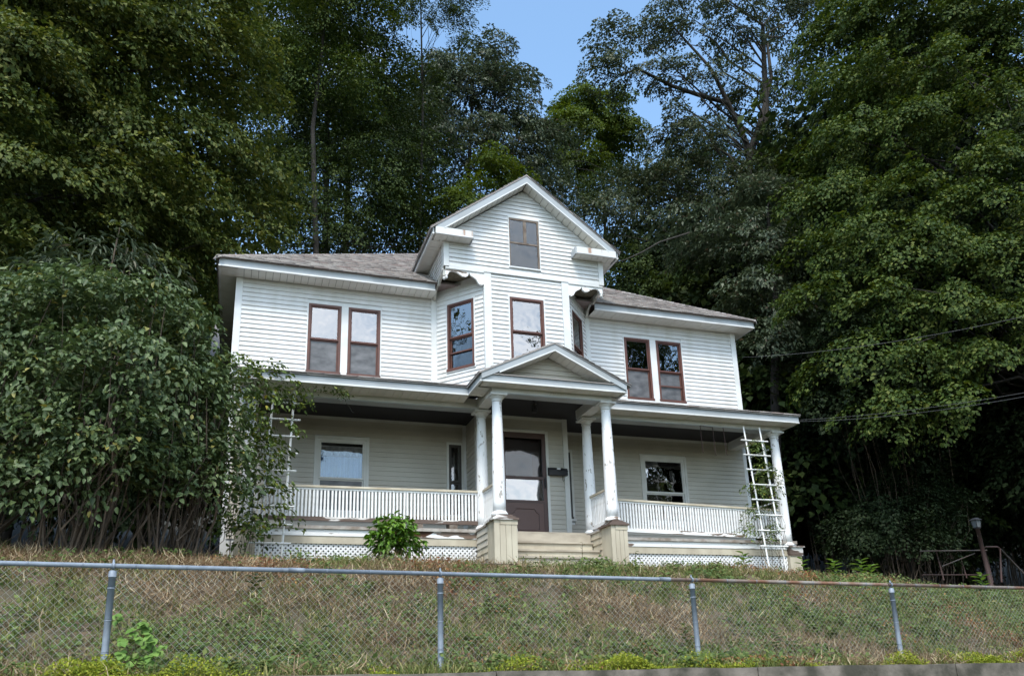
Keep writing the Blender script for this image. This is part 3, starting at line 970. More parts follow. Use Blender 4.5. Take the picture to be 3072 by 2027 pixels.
# ---- porch: deck, skirt, lattice
DL, DR = 0.0, -.075        # the right half of the deck has settled
def porch_side(x0, x1, dz, rotten):
    n = 6 if rotten else 5
    mb = MB(); mb.box(x0, x1, -1.76, .0, 2.595 + dz, 2.655 + dz)
    dk = mb.build('deck', M['cap'], house)
    L = x1 - x0
    if rotten:
        # the band is broken away in the middle; dark wet timber shows
        segs = [(x0, 2.62, 'peel'), (3.42, x1, 'peel')]
        for a, b, m in segs:
            prof = [(a, 2.475), (b, 2.475), (b, 2.594), (a, 2.594)]
            if a > 3: prof = [(a - .18, 2.475), (b, 2.475), (b, 2.594), (a + .05, 2.594), (a - .02, 2.545), (a - .1, 2.51)]
            MB().prism([(x, -1.725, z) for x, z in prof], (0, .03, 0)).build('skirt_board', M[m], house)
        MB().box(2.60, 3.50, -1.706, -1.69, 2.476, 2.594).build('joist', M['rot'], house)
        MB().box(2.621, 3.239, -1.722, -1.707, 2.475, 2.50).build('skirt_splinter', M['peel'], house)
    else:
        MB().box(x0, x1, -1.725, -1.695, 2.475 + dz, 2.594 + dz).build('skirt_board', M['peel'], house)
    MB().box(x0, x1, -1.712, -1.68, 2.335 + dz, 2.474 + dz).build('skirt_board', M['beige'], house)
    MB().box(x0, x1, -1.2, -1.19, 1.5, 2.5 + dz).build('dark_sheet', M['void'], house)  # flat dark sheet standing in for the darkness under the deck
    # diagonal lattice in two crossing layers
    mb = MB()
    p, wd = .062, .034
    z0, z1 = 1.55, 2.336 + dz
    H = z1 - z0
    for lay, sg in ((0, 1), (1, -1)):
        y0 = -1.685 + lay * .009
        s = x0 - H
        while s < x1 + H:
            def cl(x, z): return (min(max(x, x0), x1), z)
            a = (s, z0) if sg > 0 else (s, z1)
            # strip from (s,z0) to (s+H,z1), clipped at the ends
            pts = []
            xs0, xs1 = s, s + H
            t0 = max(0, (x0 - xs0) / H); t1 = min(1, (x1 - xs0) / H)
            if t1 - t0 > .02:
                A_ = (xs0 + t0 * H, t0); B_ = (xs0 + t1 * H, t1)
                def zz(t): return z0 + t * H if sg > 0 else z1 - t * H
                h_ = wd * .7071
                mb.hexa([(A_[0] - h_ / 2, y0, zz(A_[1]) + sg * h_ / 2), (A_[0] + h_ / 2, y0, zz(A_[1]) - sg * h_ / 2), (A_[0] + h_ / 2, y0 + .008, zz(A_[1]) - sg * h_ / 2), (A_[0] - h_ / 2, y0 + .008, zz(A_[1]) + sg * h_ / 2),
                         (B_[0] - h_ / 2, y0, zz(B_[1]) + sg * h_ / 2), (B_[0] + h_ / 2, y0, zz(B_[1]) - sg * h_ / 2), (B_[0] + h_ / 2, y0 + .008, zz(B_[1]) - sg * h_ / 2), (B_[0] - h_ / 2, y0 + .008, zz(B_[1]) + sg * h_ / 2)])
            s += p * 1.4142
    mb.build('lattice', M['lattice'], house, kind='stuff')


porch_side(-.05, 4.30, DL, True)
porch_side(6.88, 11.55, DR, False)
MB().box(4.301, 6.879, -1.74, 0, 2.56, 2.635).build('deck', M['tread'], house)
# corner block at the right end, layered boards
mb = MB()
for k in range(5):
    mb.box(11.30 - .004 * (k % 2), 11.63 + rng.uniform(0, .012), -1.80 - rng.uniform(0, .012), -1.45, 2.335 + DR + .036 * k, 2.335 + DR + .036 * k + .033)
mb.box(11.27, 11.67, -1.84, -1.44, 2.516 + DR, 2.545 + DR)
pc = mb.build('corner_block', M['peel_heavy'], house)
MB().box(11.30, 11.61, -1.78, -1.46, 1.5, 2.334 + DR).build('pier', M['beige'], house)
MB().box(-.10, .26, -1.78, -1.46, 1.5, 2.60).build('pier', M['beige'], house)
MB().box(-.14, .30, -1.82, -1.44, 2.601, 2.66).build('corner_block', M['peel'], house)


def column(x, y, z0, z1=5.06, r0=.118, r1=.088):
    H = z1 - z0
    mb = MB()
    prof = []
    for k in range(13):
        t = k / 12
        r = r0 + (r1 - r0) * (max(0, t - .25) / .75) ** 1.3
        prof.append((r, .075 + (H - .075 - .15) * t))
    c = mb.lathe((x, y, z0), prof, 28).build('column', M['column'], house, True)
    MB().lathe((x, y, z0), [(r0 + .035, 0), (r0 + .038, .03), (r0 + .03, .05), (r0 + .012, .06), (r0 + .012, .075)], 28).build('base', M['peel'], c, True)
    MB().lathe((x, y, z1 - .15), [(r1, 0), (r1 + .014, .01), (r1 + .014, .028), (r1 + .002, .032), (r1 + .002, .05), (r1 + .03, .075), (r1 + .05, .092), (r1 + .052, .108)], 28).build('capital', M['trim'], c, True)
    MB().box(x - r1 - .075, x + r1 + .075, y - r1 - .075, y + r1 + .075, z1 - .041, z1 - .003).build('abacus', M['trim'], c)
    return c


column(.08, -1.66, 2.66)
column(4.45, -1.66, 2.66)
column(6.735, -1.66, 2.63)
column(11.36, -1.66, 2.545 + DR)
column(4.45, -2.71, 2.742)
column(6.695, -2.72, 2.70)

# ---- beams, ceiling
for (x0, x1, y0, y1) in ((-.04, 4.33, -1.78, -1.55), (6.79, 11.47, -1.78, -1.55), (4.33, 6.79, -2.83, -2.60), (4.331, 4.56, -2.599, -1.551), (6.56, 6.789, -2.599, -1.551),
                         (11.24, 11.469, -1.549, -.002), (-.039, .19, -1.549, -.002)):
    b = MB().box(x0, x1, y0, y1, 5.075, 5.28).build('beam', M['trim'], house)
    if y1 - y0 < .3 and x1 - x0 > 1:
        MB().box(x0, x1, y0 - .012, y1 + .012, 5.055, 5.074).build('beam_moulding', M['fascia'], b)
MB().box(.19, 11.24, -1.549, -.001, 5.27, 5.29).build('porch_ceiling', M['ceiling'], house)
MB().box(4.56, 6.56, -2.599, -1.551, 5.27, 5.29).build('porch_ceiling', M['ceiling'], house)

# ---- porch eaves and roofs
YE_L, YE_R = -2.26, -2.12
for (x0, x1, ye) in ((-.27, 4.06, YE_L), (6.93, 11.68, YE_R)):
    f_ = fascia((x0, ye), (x1, ye), (0, -1), 5.165, 5.305)
    soffit((x0 + .01, ye + .004), (x1 - .01, ye + .004), (0, 1), abs(ye + 1.783), 5.171, f_, .16)
    MB().box(x0 + .01, x1 - .01, ye + .005, -1.782, 5.19, 5.2).build('soffit_board', M['soffit'], f_)
    mb = MB()
    mb.hexa([(x0 - .05, ye - .06, 5.306), (x1 + .06, ye - .06, 5.306), (x1 + .06, -.04, 6.06), (x0 - .05, -.04, 6.06),
             (x0 - .05, ye - .06, 5.336), (x1 + .06, ye - .06, 5.336), (x1 + .06, -.04, 6.10), (x0 - .05, -.04, 6.10)])
    pr = mb.build('porch_roof', M['shingle'], house)
    me = shingles((x0 - .05, ye - .08, 5.334), (1, 0), (0, 1), 2.1, (6.10 - 5.336) / (-.04 - ye + .06), lambda h, L=x1 - x0 + .11: (0, L), rows=9, seed=int(x0 * 10 + 40))
    link('shingles', me, pr, kind='stuff')
fr = fascia((11.68, YE_R - .03), (11.68, -.05), (1, 0), 5.165, 5.305)
soffit((11.675, YE_R + .40), (11.675, -.05), (-1, 0), .20, 5.171, fr, .16)
fl = fascia((-.27, -.05), (-.27, YE_L - .03), (-1, 0), 5.165, 5.305)
MB().prism([(11.68, YE_R - .0, 5.306), (11.68, -.04, 5.306), (11.68, -.04, 6.06)], (.02, 0, 0)).build('porch_roof_end', M['siding'], house)

# ---- portico pediment
PX, PZ, PS = 5.50, 6.055, .482
PYF, XL, XR = -3.13, 4.01, 6.985
f_ = fascia((XL + .04, PYF + .03), (XR - .04, PYF + .03), (0, -1), 5.165, 5.30)
soffit((XL + .07, PYF + .034), (XR - .07, PYF + .034), (0, 1), .26, 5.171, f_, .16)
MB().box(XL + .06, XR - .06, PYF + .034, -2.832, 5.19, 5.2).build('soffit_board', M['soffit'], f_)
for sgn, xe in ((-1, XL + .04), (1, XR - .04)):
    g_ = fascia((xe, YE_L if sgn < 0 else PYF), (xe, PYF if sgn < 0 else YE_R), (sgn, 0), 5.165, 5.30)
    a, b = (xe, YE_L), (xe, PYF + .35)
    dep = 4.325 - xe if sgn < 0 else xe - 6.795
    soffit(a if sgn < 0 else b, b if sgn < 0 else a, (-sgn, 0), dep, 5.171, g_, .16)
# pent ledge over the frieze
MB().prism([(XL, PYF - .03, 5.302), (XL, -2.76, 5.302), (XL, -2.76, 5.43), (XL, PYF - .03, 5.318)], (XR - XL, 0, 0)).build('pent_ledge', M['shingle'], house)
tw = MB().prism([(4.40, -2.76, 5.40), (6.60, -2.76, 5.40), (5.50, -2.76, 5.92)], (0, .05, 0)).build('wall', M['trim'], house)
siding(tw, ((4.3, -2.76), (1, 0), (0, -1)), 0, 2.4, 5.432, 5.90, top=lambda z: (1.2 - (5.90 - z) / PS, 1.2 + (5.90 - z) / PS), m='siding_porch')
for sgn, xe in ((-1, XL - .03), (1, XR + .07)):
    hw = abs(xe - PX); sl = math.hypot(1, PS); ze = PZ - PS * hw
    pts = [(PX, PYF - .05, PZ), (xe, PYF - .05, ze), (xe, PYF - .05, ze - .03), (PX, PYF - .05, PZ - .03)][::sgn]
    r_ = MB().prism(pts, (0, -1.0 - PYF + .05, 0)).build('portico_roof', M['shingle'], house)
    me = shingles((xe, PYF - .07 if sgn > 0 else -1.05, ze - .002), (0, 1) if sgn > 0 else (0, -1), (-sgn, 0), hw, PS, lambda h: (0, 2.1), seed=14 + sgn, rows=int(hw * sl / .14))
    link('shingles', me, r_, kind='stuff')
    def rp(d0, d1, y0, y1, x_end, nm, m, par):
        e = np.array([x_end - PX, 0, -PS * abs(x_end - PX)])
        p00 = np.array([PX, 0, PZ - .032 - d0 * sl]); p01 = np.array([PX, 0, PZ - .032 - d1 * sl])
        pts = [p00, p00 + e, p01 + e, p01]
        if sgn > 0: pts = pts[::-1]
        return MB().prism([(p[0], y0, p[2]) for p in pts], (0, y1 - y0, 0)).build(nm, M[m], par)
    rb = rp(0, .105, PYF - .035, PYF, PX + sgn * 1.47, 'rake_board', 'fascia', house)
    rp(.106, .130, PYF - .045, PYF + .004, PX + sgn * 1.12, 'drip_edge', 'trim', rb)
    n = 10
    zs0 = PZ - .032 - .122 * sl
    for k in range(n):
        t0, t1 = k / n * 1.15 + .008, (k + 1) / n * 1.15
        c = [(PX + sgn * t0, PYF + .005, zs0 - PS * t0), (PX + sgn * t1, PYF + .005, zs0 - PS * t1), (PX + sgn * t1, -2.795, zs0 - PS * t1), (PX + sgn * t0, -2.795, zs0 - PS * t0)]
        MB().hexa([(p[0], p[1], p[2] - .004) for p in c] + [(p[0], p[1], p[2] + .004) for p in c]).build('soffit_panel', M['soffit'], rb)

# ---- ground floor walls behind the porch
openL = [(1.35, 2.47, 3.15, 4.84), (4.14, 4.52, 3.20, 4.86)]
openR = [(8.80, 10.02, 3.15, 4.83), (6.70, 7.08, 3.20, 4.84)]
for (a, b, ops) in ((-.36, 4.6, openL), (6.6, 11.74, openR)):
    w = backing(FRONT, a, b, 2.0, 5.6, [(o0 + .05, o1 - .05, p0 + .05, p1 - .05) for o0, o1, p0, p1 in ops])
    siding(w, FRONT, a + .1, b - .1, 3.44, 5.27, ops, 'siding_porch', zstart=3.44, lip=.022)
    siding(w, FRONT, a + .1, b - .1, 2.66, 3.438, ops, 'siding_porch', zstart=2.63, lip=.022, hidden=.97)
    MB().fbox(FRONT, a + .1, b - .1, .002, .03, 5.21, 5.269).build('frieze_trim', M['whiteframe'], house)
    for k, (o0, o1, p0, p1) in enumerate(ops):
        big = o1 - o0 > .6
        cw = .055 if big else .05
        wd = window(FRONT, o0 + cw, o1 - cw, p0 + .07, p1 - cw, 'whiteframe' if big else 'darkframe', .05 if big else .03, .47,
                    'glass_porch', 'screen' if (big and o0 < 5) else 'glass_porch', .02, casing=(cw, 'whiteframe'))
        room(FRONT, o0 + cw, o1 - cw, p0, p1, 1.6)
        if big and o0 < 5:
            # café curtain, lace valance on a rod
            s0, s1 = o0 + .10, o1 - .10
            def cloth(z0, z1, amp, m, nm, scallop=0):
                N = 96
                S = np.linspace(s0, s1, N)
                d = -.13 + amp * np.sin(S * 52 + .8 * np.sin(S * 9))
                zb = z0 + scallop * np.abs(np.sin((S - s0) / (s1 - s0) * math.pi * 7))
                V = np.concatenate([np.stack([S, -d, zb], 1), np.stack([S, -d * .97, np.full(N, z1)], 1)])
                i = np.arange(N - 1).reshape(-1, 1)
                return link(nm, np_mesh(nm, V, [np.concatenate([i, i + 1, i + N + 1, i + N], 1)], M[m], True), wd)
            cloth(3.30, 4.44, .012, 'curtain', 'curtain')
            cloth(4.46, 4.66, .010, 'lace', 'valance', .10)
            MB().tube([(s0, .12, 4.665), (s1, .12, 4.665)], .007, 6).build('curtain_rod', M['whiteframe'], wd)

# vestibule with the front door
vo = [(.50, 1.50, 2.66, 4.955)]
w = backing(VEST, 0, 2.0, 2.5, 5.28, vo)
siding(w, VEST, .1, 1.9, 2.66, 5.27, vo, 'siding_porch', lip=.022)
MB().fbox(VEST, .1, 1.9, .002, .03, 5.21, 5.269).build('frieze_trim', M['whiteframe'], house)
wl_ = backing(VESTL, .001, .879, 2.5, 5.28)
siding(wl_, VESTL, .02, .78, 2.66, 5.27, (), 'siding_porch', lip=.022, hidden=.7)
backing(VESTR, .001, .879, 2.5, 5.28)
for x0 in (4.55, 6.50):
    MB().box(x0, x0 + .11, -.925, -.80, 2.66, 5.27).build('corner_board', M['whiteframe'], house)
mb = MB()
mb.fbox(VEST, .44, 1.56, .002, .03, 4.92, 4.97); mb.fbox(VEST, .44, .50, .002, .03, 2.66, 4.92); mb.fbox(VEST, 1.50, 1.56, .002, .03, 2.66, 4.92)
mb.build('door_casing', M['whiteframe'], house)
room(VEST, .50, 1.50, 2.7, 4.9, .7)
mb = MB()
mb.fbox(VEST, .501, .585, -.06, .012, 2.661, 4.919); mb.fbox(VEST, 1.415, 1.499, -.06, .012, 2.661, 4.919)
mb.fbox(VEST, .586, 1.414, -.06, .012, 4.80, 4.919); mb.fbox(VEST, .586, 1.414, -.06, .012, 3.905, 3.965); mb.fbox(VEST, .586, 1.414, -.06, .012, 3.40, 3.455)
door = mb.build('storm_door', M['door'], house)
MB().fbox(VEST, .586, 1.414, -.05, .004, 2.70, 3.399).build('kick_panel', M['door_panel'], door)
# raised ogee outline on the kick panel
pp = [(.70, 2.85), (.70, 3.16), (.76, 3.20), (.80, 3.27), (1.20, 3.27), (1.24, 3.20), (1.30, 3.16), (1.30, 2.85), (1.24, 2.82), (.76, 2.82), (.70, 2.85)]
MB().tube([(4.6 + s, -.886, z) for s, z in pp], .008, 6).build('panel_moulding', M['door'], door)
MB().fbox(VEST, .5865, 1.4135, -.045, .008, 2.662, 2.699).build('threshold', M['door'], door)
MB().fbox(VEST, .586, 1.414, -.02, -.015, 3.456, 3.904).build('pane', M['glass'], door)
MB().fbox(VEST, .586, 1.414, -.02, -.015, 3.966, 4.799).build('pane', M['glass_low'], door)
MB().fbox(VEST, .60, 1.40, -.16, -.10, 2.7, 4.8).build('inner_door', M['door'], house)
MB().fbox(VEST, .60, 1.22, -.098, -.09, 3.98, 4.46).build('door_curtain', M['door_cloth'], door)
mb = MB(); mb.fbox(VEST, 1.44, 1.475, .013, .03, 3.72, 3.95); mb.tube([(4.6 + 1.457, -.925, 3.74), (4.6 + 1.457, -.94, 3.83), (4.6 + 1.457, -.925, 3.92)], .009, 6)
mb.build('handle', M['black'], door)

# ---- steps, cheeks, pedestals
st = MB().box(4.71, 6.54, -2.0, -1.745, 2.0, 2.559).build('stairs', M['tread'], house)
for (yn, zt, yb) in ((-2.07, 2.40, -1.745), (-2.37, 2.20, -2.03), (-2.78, 2.015, -2.33)):
    MB().box(4.712, 6.538, yn - .03, yb, zt - .035, zt).build('tread', M['tread'], st)
    MB().box(4.713, 6.537, yn, yn + .022, zt - .20, zt - .036).build('riser', M['beige'], st)
MB().box(4.713, 6.537, -1.782, -1.761, 2.402, 2.559).build('riser', M['beige'], st)
MB().box(4.713, 6.537, -1.80, -1.741, 2.56, 2.634).build('tread', M['tread'], st)
for (x0, x1, top, outl) in ((4.27, 4.705, 2.665, -1), (6.545, 6.885, 2.625, 1)):
    pd = MB().box(x0 + .02, x1 - .02, -2.90, -2.46, 1.5, top - .03).build('pedestal', M['beige'], house)
    nb = 4
    wj = (x1 - x0) / nb
    for k in range(nb):
        MB().box(x0 + wj * k + .003, x0 + wj * (k + 1) - .003, -2.935, -2.901, 1.5, top - .10 if 0 < k else top - .03).build('plank', M['beige'], pd)
    MB().box(x0 + wj + .004, x1 + .008, -2.944, -2.936, top - .115, top - .03).build('plank', M['beige'], pd)
    cp = MB()
    cp.box(x0 - .03, x1 + .03, -2.97, -2.44, top - .029, top + .008); cp.box(x0 + .02, x1 - .02, -2.93, -2.46, top + .009, top + .04); cp.box(x0 + .06, x1 - .06, -2.89, -2.50, top + .041, top + .074)
    cp.build('cap', M['peel_heavy'], pd)
    # cheek wall back to the deck
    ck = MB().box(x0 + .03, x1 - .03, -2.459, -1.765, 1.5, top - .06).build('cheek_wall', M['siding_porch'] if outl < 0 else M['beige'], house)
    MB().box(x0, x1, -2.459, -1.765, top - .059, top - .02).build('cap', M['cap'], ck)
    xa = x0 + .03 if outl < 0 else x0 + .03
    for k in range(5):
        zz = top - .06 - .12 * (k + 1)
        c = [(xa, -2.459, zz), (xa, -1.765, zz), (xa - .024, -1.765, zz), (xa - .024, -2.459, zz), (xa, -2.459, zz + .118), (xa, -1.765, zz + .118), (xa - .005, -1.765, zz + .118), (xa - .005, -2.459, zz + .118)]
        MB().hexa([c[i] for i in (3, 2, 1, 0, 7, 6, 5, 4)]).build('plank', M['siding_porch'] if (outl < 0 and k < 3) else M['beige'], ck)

# ---- railings
BAL = MB().box(-.017, .017, -.017, .017, 0, 1).mesh('baluster', M['baluster'])
def railing(p0, p1, zt0, zt1, zb0, zb1, lowmat):
    p0 = np.array(p0, float); p1 = np.array(p1, float)
    L = np.linalg.norm(p1 - p0); u = (p1 - p0) / L
    nrm = np.array([-u[1], u[0]])
    def bar(z0, z1, w, h, nm, m, par):
        c = []
        for hh in (0, h):
            for (p, z) in ((p0, z0), (p1, z1)):
                pass
        a, b = p0 - nrm * w, p0 + nrm * w; c_, d = p1 - nrm * w, p1 + nrm * w
        return MB().hexa([(*a, z0), (*c_, z1), (*d, z1), (*b, z0), (*a, z0 + h), (*c_, z1 + h), (*d, z1 + h), (*b, z0 + h)]).build(nm, M[m], par)
    r = bar(zt0 - .04, zt1 - .04, .045, .04, 'railing', 'rail', house)
    bar(zt0 - .078, zt1 - .078, .022, .037, 'sub_rail', 'baluster', r)
    bar(zb0 - .075, zb1 - .075, .03, .075, 'bottom_rail', lowmat, r)
    n = int(L / .066)
    for k in range(n):
        t = (k + .5) / n
        p = p0 + (p1 - p0) * t
        za, zb = zb0 + (zb1 - zb0) * t, zt0 + (zt1 - zt0) * t - .079
        o = link('baluster', BAL, r, (p[0] + rng.normal(0, .0015), p[1], za))
        o.scale = (1, 1, zb - za)
        o.rotation_euler = (0, rng.normal(0, .006), math.atan2(u[1], u[0]))
    return r
railing((.20, -1.66), (4.335, -1.66), 3.40, 3.425, 2.83, 2.83, 'peel_heavy')
railing((6.85, -1.66), (11.245, -1.66), 3.395, 3.285, 2.79, 2.70, 'peel')
railing((4.45, -2.595), (4.45, -1.775), 3.40, 3.42, 2.80, 2.80, 'peel')
railing((6.71, -2.60), (6.71, -1.775), 3.38, 3.39, 2.77, 2.77, 'peel')

# ---- house number on the frieze
cu = bpy.data.curves.new('house_number', 'FONT')
cu.body = '2039'
cu.size = .135
cu.shear = .35
cu.extrude = .003
cu.align_x = 'CENTER'
tmp = bpy.data.objects.new('tmp', cu)
COL.objects.link(tmp)
me = bpy.data.meshes.new_from_object(tmp.evaluated_get(bpy.context.evaluated_depsgraph_get()))
bpy.data.objects.remove(tmp)
me.materials.clear(); me.materials.append(M['dirtywhite'])
hn = link('house_number', me, house, (5.60, -2.834, 5.10), (math.radians(90), 0, 0))
hn['label'] = 'faint slanted house number 2039 on the portico frieze'

# ---- hang the clapboards: the largest as pieces of their own, the rest joined
boards.sort(key=lambda b: -b[0])
for vis, mb, m, wall in boards[:296]:
    mb.build('siding_board', m, wall)
rest = {}
for vis, mb, m, wall in boards[296:]:
    rest.setdefault((m.name, wall.name), [m, wall, MB()])
    t = rest[(m.name, wall.name)][2]
    off = len(t.v); t.v += mb.v; t.f += [tuple(i + off for i in f) for f in mb.f]
for m, wall, t in rest.values():
    t.build('siding_courses', m, wall, kind='stuff')


# ------------------------------------------------------------------ trees and shrubs
def clumps(blobs, r, per_m2, rng):
    """clump centres spread through the outer shell of each lobe; returns centre, outward vector, radius"""
    C, O, R = [], [], []
    for (c, rad) in blobs:
        c = np.array(c, float); rad = np.array(rad, float)
        area = 4 * math.pi * ((rad[0] * rad[1]) ** 1.6 / 3 + (rad[0] * rad[2]) ** 1.6 / 3 + (rad[1] * rad[2]) ** 1.6 / 3) ** (1 / 1.6)
        n = max(4, int(area * per_m2))
        d = unit(rng.normal(size=(n, 3)))
        k = rng.uniform(.45, 1.0, (n, 1)) ** .5
        C.append(c + d * rad * k)
        O.append(unit(d / rad))
        R.append(r * rng.uniform(.65, 1.25, n))
    return np.concatenate(C), np.concatenate(O), np.concatenate(R)


DENS, NLF, LSZ = 1.5, 2.2, .98


def foliage(blobs, r, per_m2, nleaf, L, wr, rng, flat=.5, droop=.35, hexa=False, up=.7, fold=.1, dense=True, axis=None, sweep=.45):
    """leafy sprays: each an arched, tapering pad that runs outward from the trunk and hangs at its tip"""
    if dense:
        per_m2, nleaf, L, wr = per_m2 * DENS, int(nleaf * NLF), L * LSZ, wr * 1.15
    C, O, R = clumps(blobs, r, per_m2, rng)
    n = len(C)
    cen = np.mean(C, 0) if axis is None else np.asarray(axis, float)
    out = C - cen
    out[:, 2] = 0
    l = unit(unit(out) * 1.0 + O * np.array([.6, .6, .2]) + rng.normal(size=(n, 3)) * .35 - np.array([0, 0, sweep]))
    b = unit(np.cross(l, np.array([0, 0, 1.])) + rng.normal(size=(n, 3)) * .25)
    nn = np.cross(b, l)
    nn = np.where(nn[:, 2:3] < 0, -nn, nn)
    R = R * rng.choice([.6, .85, 1.0, 1.35], n)
    cnt = np.maximum(6, (nleaf * (R / r) ** 1.7 * .95)).astype(int)
    idx = np.repeat(np.arange(n), cnt)
    N = len(idx)
    tl = rng.uniform(-1, 1, N)                                    # along the spray
    wmax = np.sqrt(np.clip(1 - tl ** 2, .02, 1)) * (1 - .25 * tl)
    tb = rng.uniform(-1, 1, N) * wmax                             # across
    dome = np.sqrt(np.clip(1 - tl ** 2 * .8 - tb ** 2 * .8, 0, 1))
    th = rng.uniform(-.25, 1, N) ** 1 * dome                      # mostly on the upper skin
    th = np.where(rng.uniform(size=N) < .62, dome * rng.uniform(.75, 1.1, N), th)
    Rn = R[idx][:, None]
    pos = C[idx] + Rn * (l[idx] * (tl * 1.45)[:, None] + b[idx] * (tb * .95)[:, None] + nn[idx] * (th * flat * 1.05)[:, None])
    pos[:, 2] -= (R[idx] * (.38 * np.clip(tl, 0, 1) ** 2 + .30 * tb ** 2))
    pos += rng.normal(size=(N, 3)) * Rn * .035
    nrm = unit(nn[idx] * .9 + l[idx] * (tl * .35)[:, None] + b[idx] * (tb * .55)[:, None] + rng.normal(size=(N, 3)) * .33)
    dirv = unit(l[idx] * .9 + b[idx] * (tb * .9)[:, None] + rng.normal(size=(N, 3)) * .55 - np.array([0, 0, droop]))
    return leaf_geo(pos, nrm, dirv, L * rng.uniform(.55, 1.3, N), wr, fold, hexa), C


def limbs(mb, trunk, C, count, r0, rng, n=5):
    """crooked limbs from the trunk line out to some of the clumps"""
    trunk = [np.array(p, float) for p in trunk]
    pick = rng.choice(len(C), min(count, len(C)), replace=False)
    tz = np.array([p[2] for p in trunk])
    for i in pick:
        e = C[i]
        zt = e[2] - rng.uniform(.25, .6) * np.linalg.norm(e[:2] - trunk[-1][:2]) - .3
        zt = np.clip(zt, tz[0] + (tz[-1] - tz[0]) * .25, tz[-1])
        s = np.array([np.interp(zt, tz, [p[k] for p in trunk]) for k in range(3)])
        L = np.linalg.norm(e - s)
        m1 = s + (e - s) * .35 + rng.normal(size=3) * L * .06 + np.array([0, 0, .05 * L])
        m2 = s + (e - s) * .7 + rng.normal(size=3) * L * .06 + np.array([0, 0, .06 * L])
        r = r0 * rng.uniform(.5, 1) * min(1, .35 + L / 6)
        mb.tube([s, m1, m2, e], [r, r * .7, r * .4, r * .12], n, cap=False)


def tree(name, label, cat, base, top, blobs, lm, L=.12, wr=.55, r=.7, per=.55, nleaf=70, tr=.22, bark='bark', nl=22, seed=1,
         flat=.5, droop=.35, hexa=False, group=None, extra=None, up=.7, sweep=.45):
    rg = np.random.default_rng(seed)
    base = np.array(base, float); top = np.array(top, float)
    o = thing(name, label, cat, tuple(base), group)
    (V, F), C = foliage(blobs, r, per, nleaf, L, wr, rg, flat, droop, hexa, up, axis=(base + top) / 2, sweep=sweep)
    crown = link('crown', np_mesh('crown', V, F, M[lm]), o)
    mid = [base + (top - base) * t + rg.normal(size=3) * np.array([.12, .12, 0]) * (0 < t < 1) for t in (0, .25, .5, .75, 1)]
    mb = MB()
    mb.tube([mid[0] - np.array([0, 0, .3])] + mid, [tr * 1.35, tr * 1.15, tr, tr * .85, tr * .6, tr * .3], 10)
    limbs(mb, mid, C, nl, tr * .24, rg)
    if extra:
        for pts, rad in extra:
            mb.tube(pts, np.linspace(rad, rad * .35, len(pts)), 7, cap=False)
    mb.build('trunk', M[bark], o, True)
    return o


def B(lst):
    return [(at(dx, dy, Y), (rx, ry, rz)) for dx, dy, Y, rx, ry, rz in lst]


def gz(x, y):
    return float(ground_z(x, y))


# near left maple: tiers of olive sprays
tree('maple_tree', 'large olive-green maple crown filling the upper left corner above the lilac', 'tree', (-9.0, 2.6, gz(-9, 2.6)), at(-40, -160, 1.5),
     B([(-80, 250, 0.5, 2.0, 2, 2.4), (80, 190, 0.3, 1.2, 1.4, 1.0), (270, 110, 1, 1.6, 1.6, 1.2), (430, 50, 1.5, 1.2, 1.5, 1.3), (540, 190, 2, .9, 1.3, 1.4),
        (300, 290, 1, 1.5, 1.5, .8), (470, 350, 2, 1.1, 1.3, .9), (580, 420, 2.3, .9, 1.2, .9), (640, 545, 2.6, .55, .9, .45), (360, 470, 1.2, 1.4, 1.5, .7),
        (60, 390, 0, 1.2, 1.4, 1.0), (0, 560, 0, .9, 1, .8), (470, 560, 2, 1.4, 1.5, .7), (180, 560, 1, 1.5, 1.5, .7), (180, -60, 1, 2.4, 2, 1.2), (60, 40, 1.5, 1.6, 1.6, 1.2), (-20, 80, 2, 1.6, 1.6, 1.4), (380, -40, 2, 1.8, 1.6, 1.0), (330, 640, 1.6, 1.3, 1.3, .5)]),
     'lf_maple', .130, .52, .60, .95, 92, .30, seed=11, nl=34, droop=.5, flat=.42, sweep=.55)
# tall trees behind the left roof
tree('tall_tree', 'tall tree with a slender bare trunk and feathery crown left of the sky gap', 'tree', (at(700, 800, 9)[0], 9, gz(at(700, 800, 9)[0], 9)), at(760, 0, 9),
     B([(690, 40, 9, 1.8, 1.8, 1.5), (830, 40, 9, 1.6, 1.6, 1.0), (880, 130, 9.5, 1.0, 1.2, .8), (640, 150, 9, 1.5, 1.6, 1.4), (800, 190, 9, 1.3, 1.3, 1.0), (780, -60, 9, 2.6, 2, 1.2)]),
     'lf_maple2', .115, .5, .6, 1.1, 84, .13, 'bark', seed=12, nl=20, droop=.6)
tree('locust_tree', 'fine-leaved locust with branches hanging into the blue sky gap', 'tree', (at(960, 900, 13)[0], 13, gz(at(960, 900, 13)[0], 13)), at(975, -60, 11),
     B([(1000, 15, 9, 1.1, 1, .45), (1072, 30, 9, .38, .6, .95), (930, 25, 9, .6, .8, .5), (1080, -50, 9, 1.0, 1, .9), (1075, 100, 9, .22, .4, .35)]),
     'lf_mid', .085, .45, .36, 2.6, 64, .08, seed=13, nl=16, droop=.9)
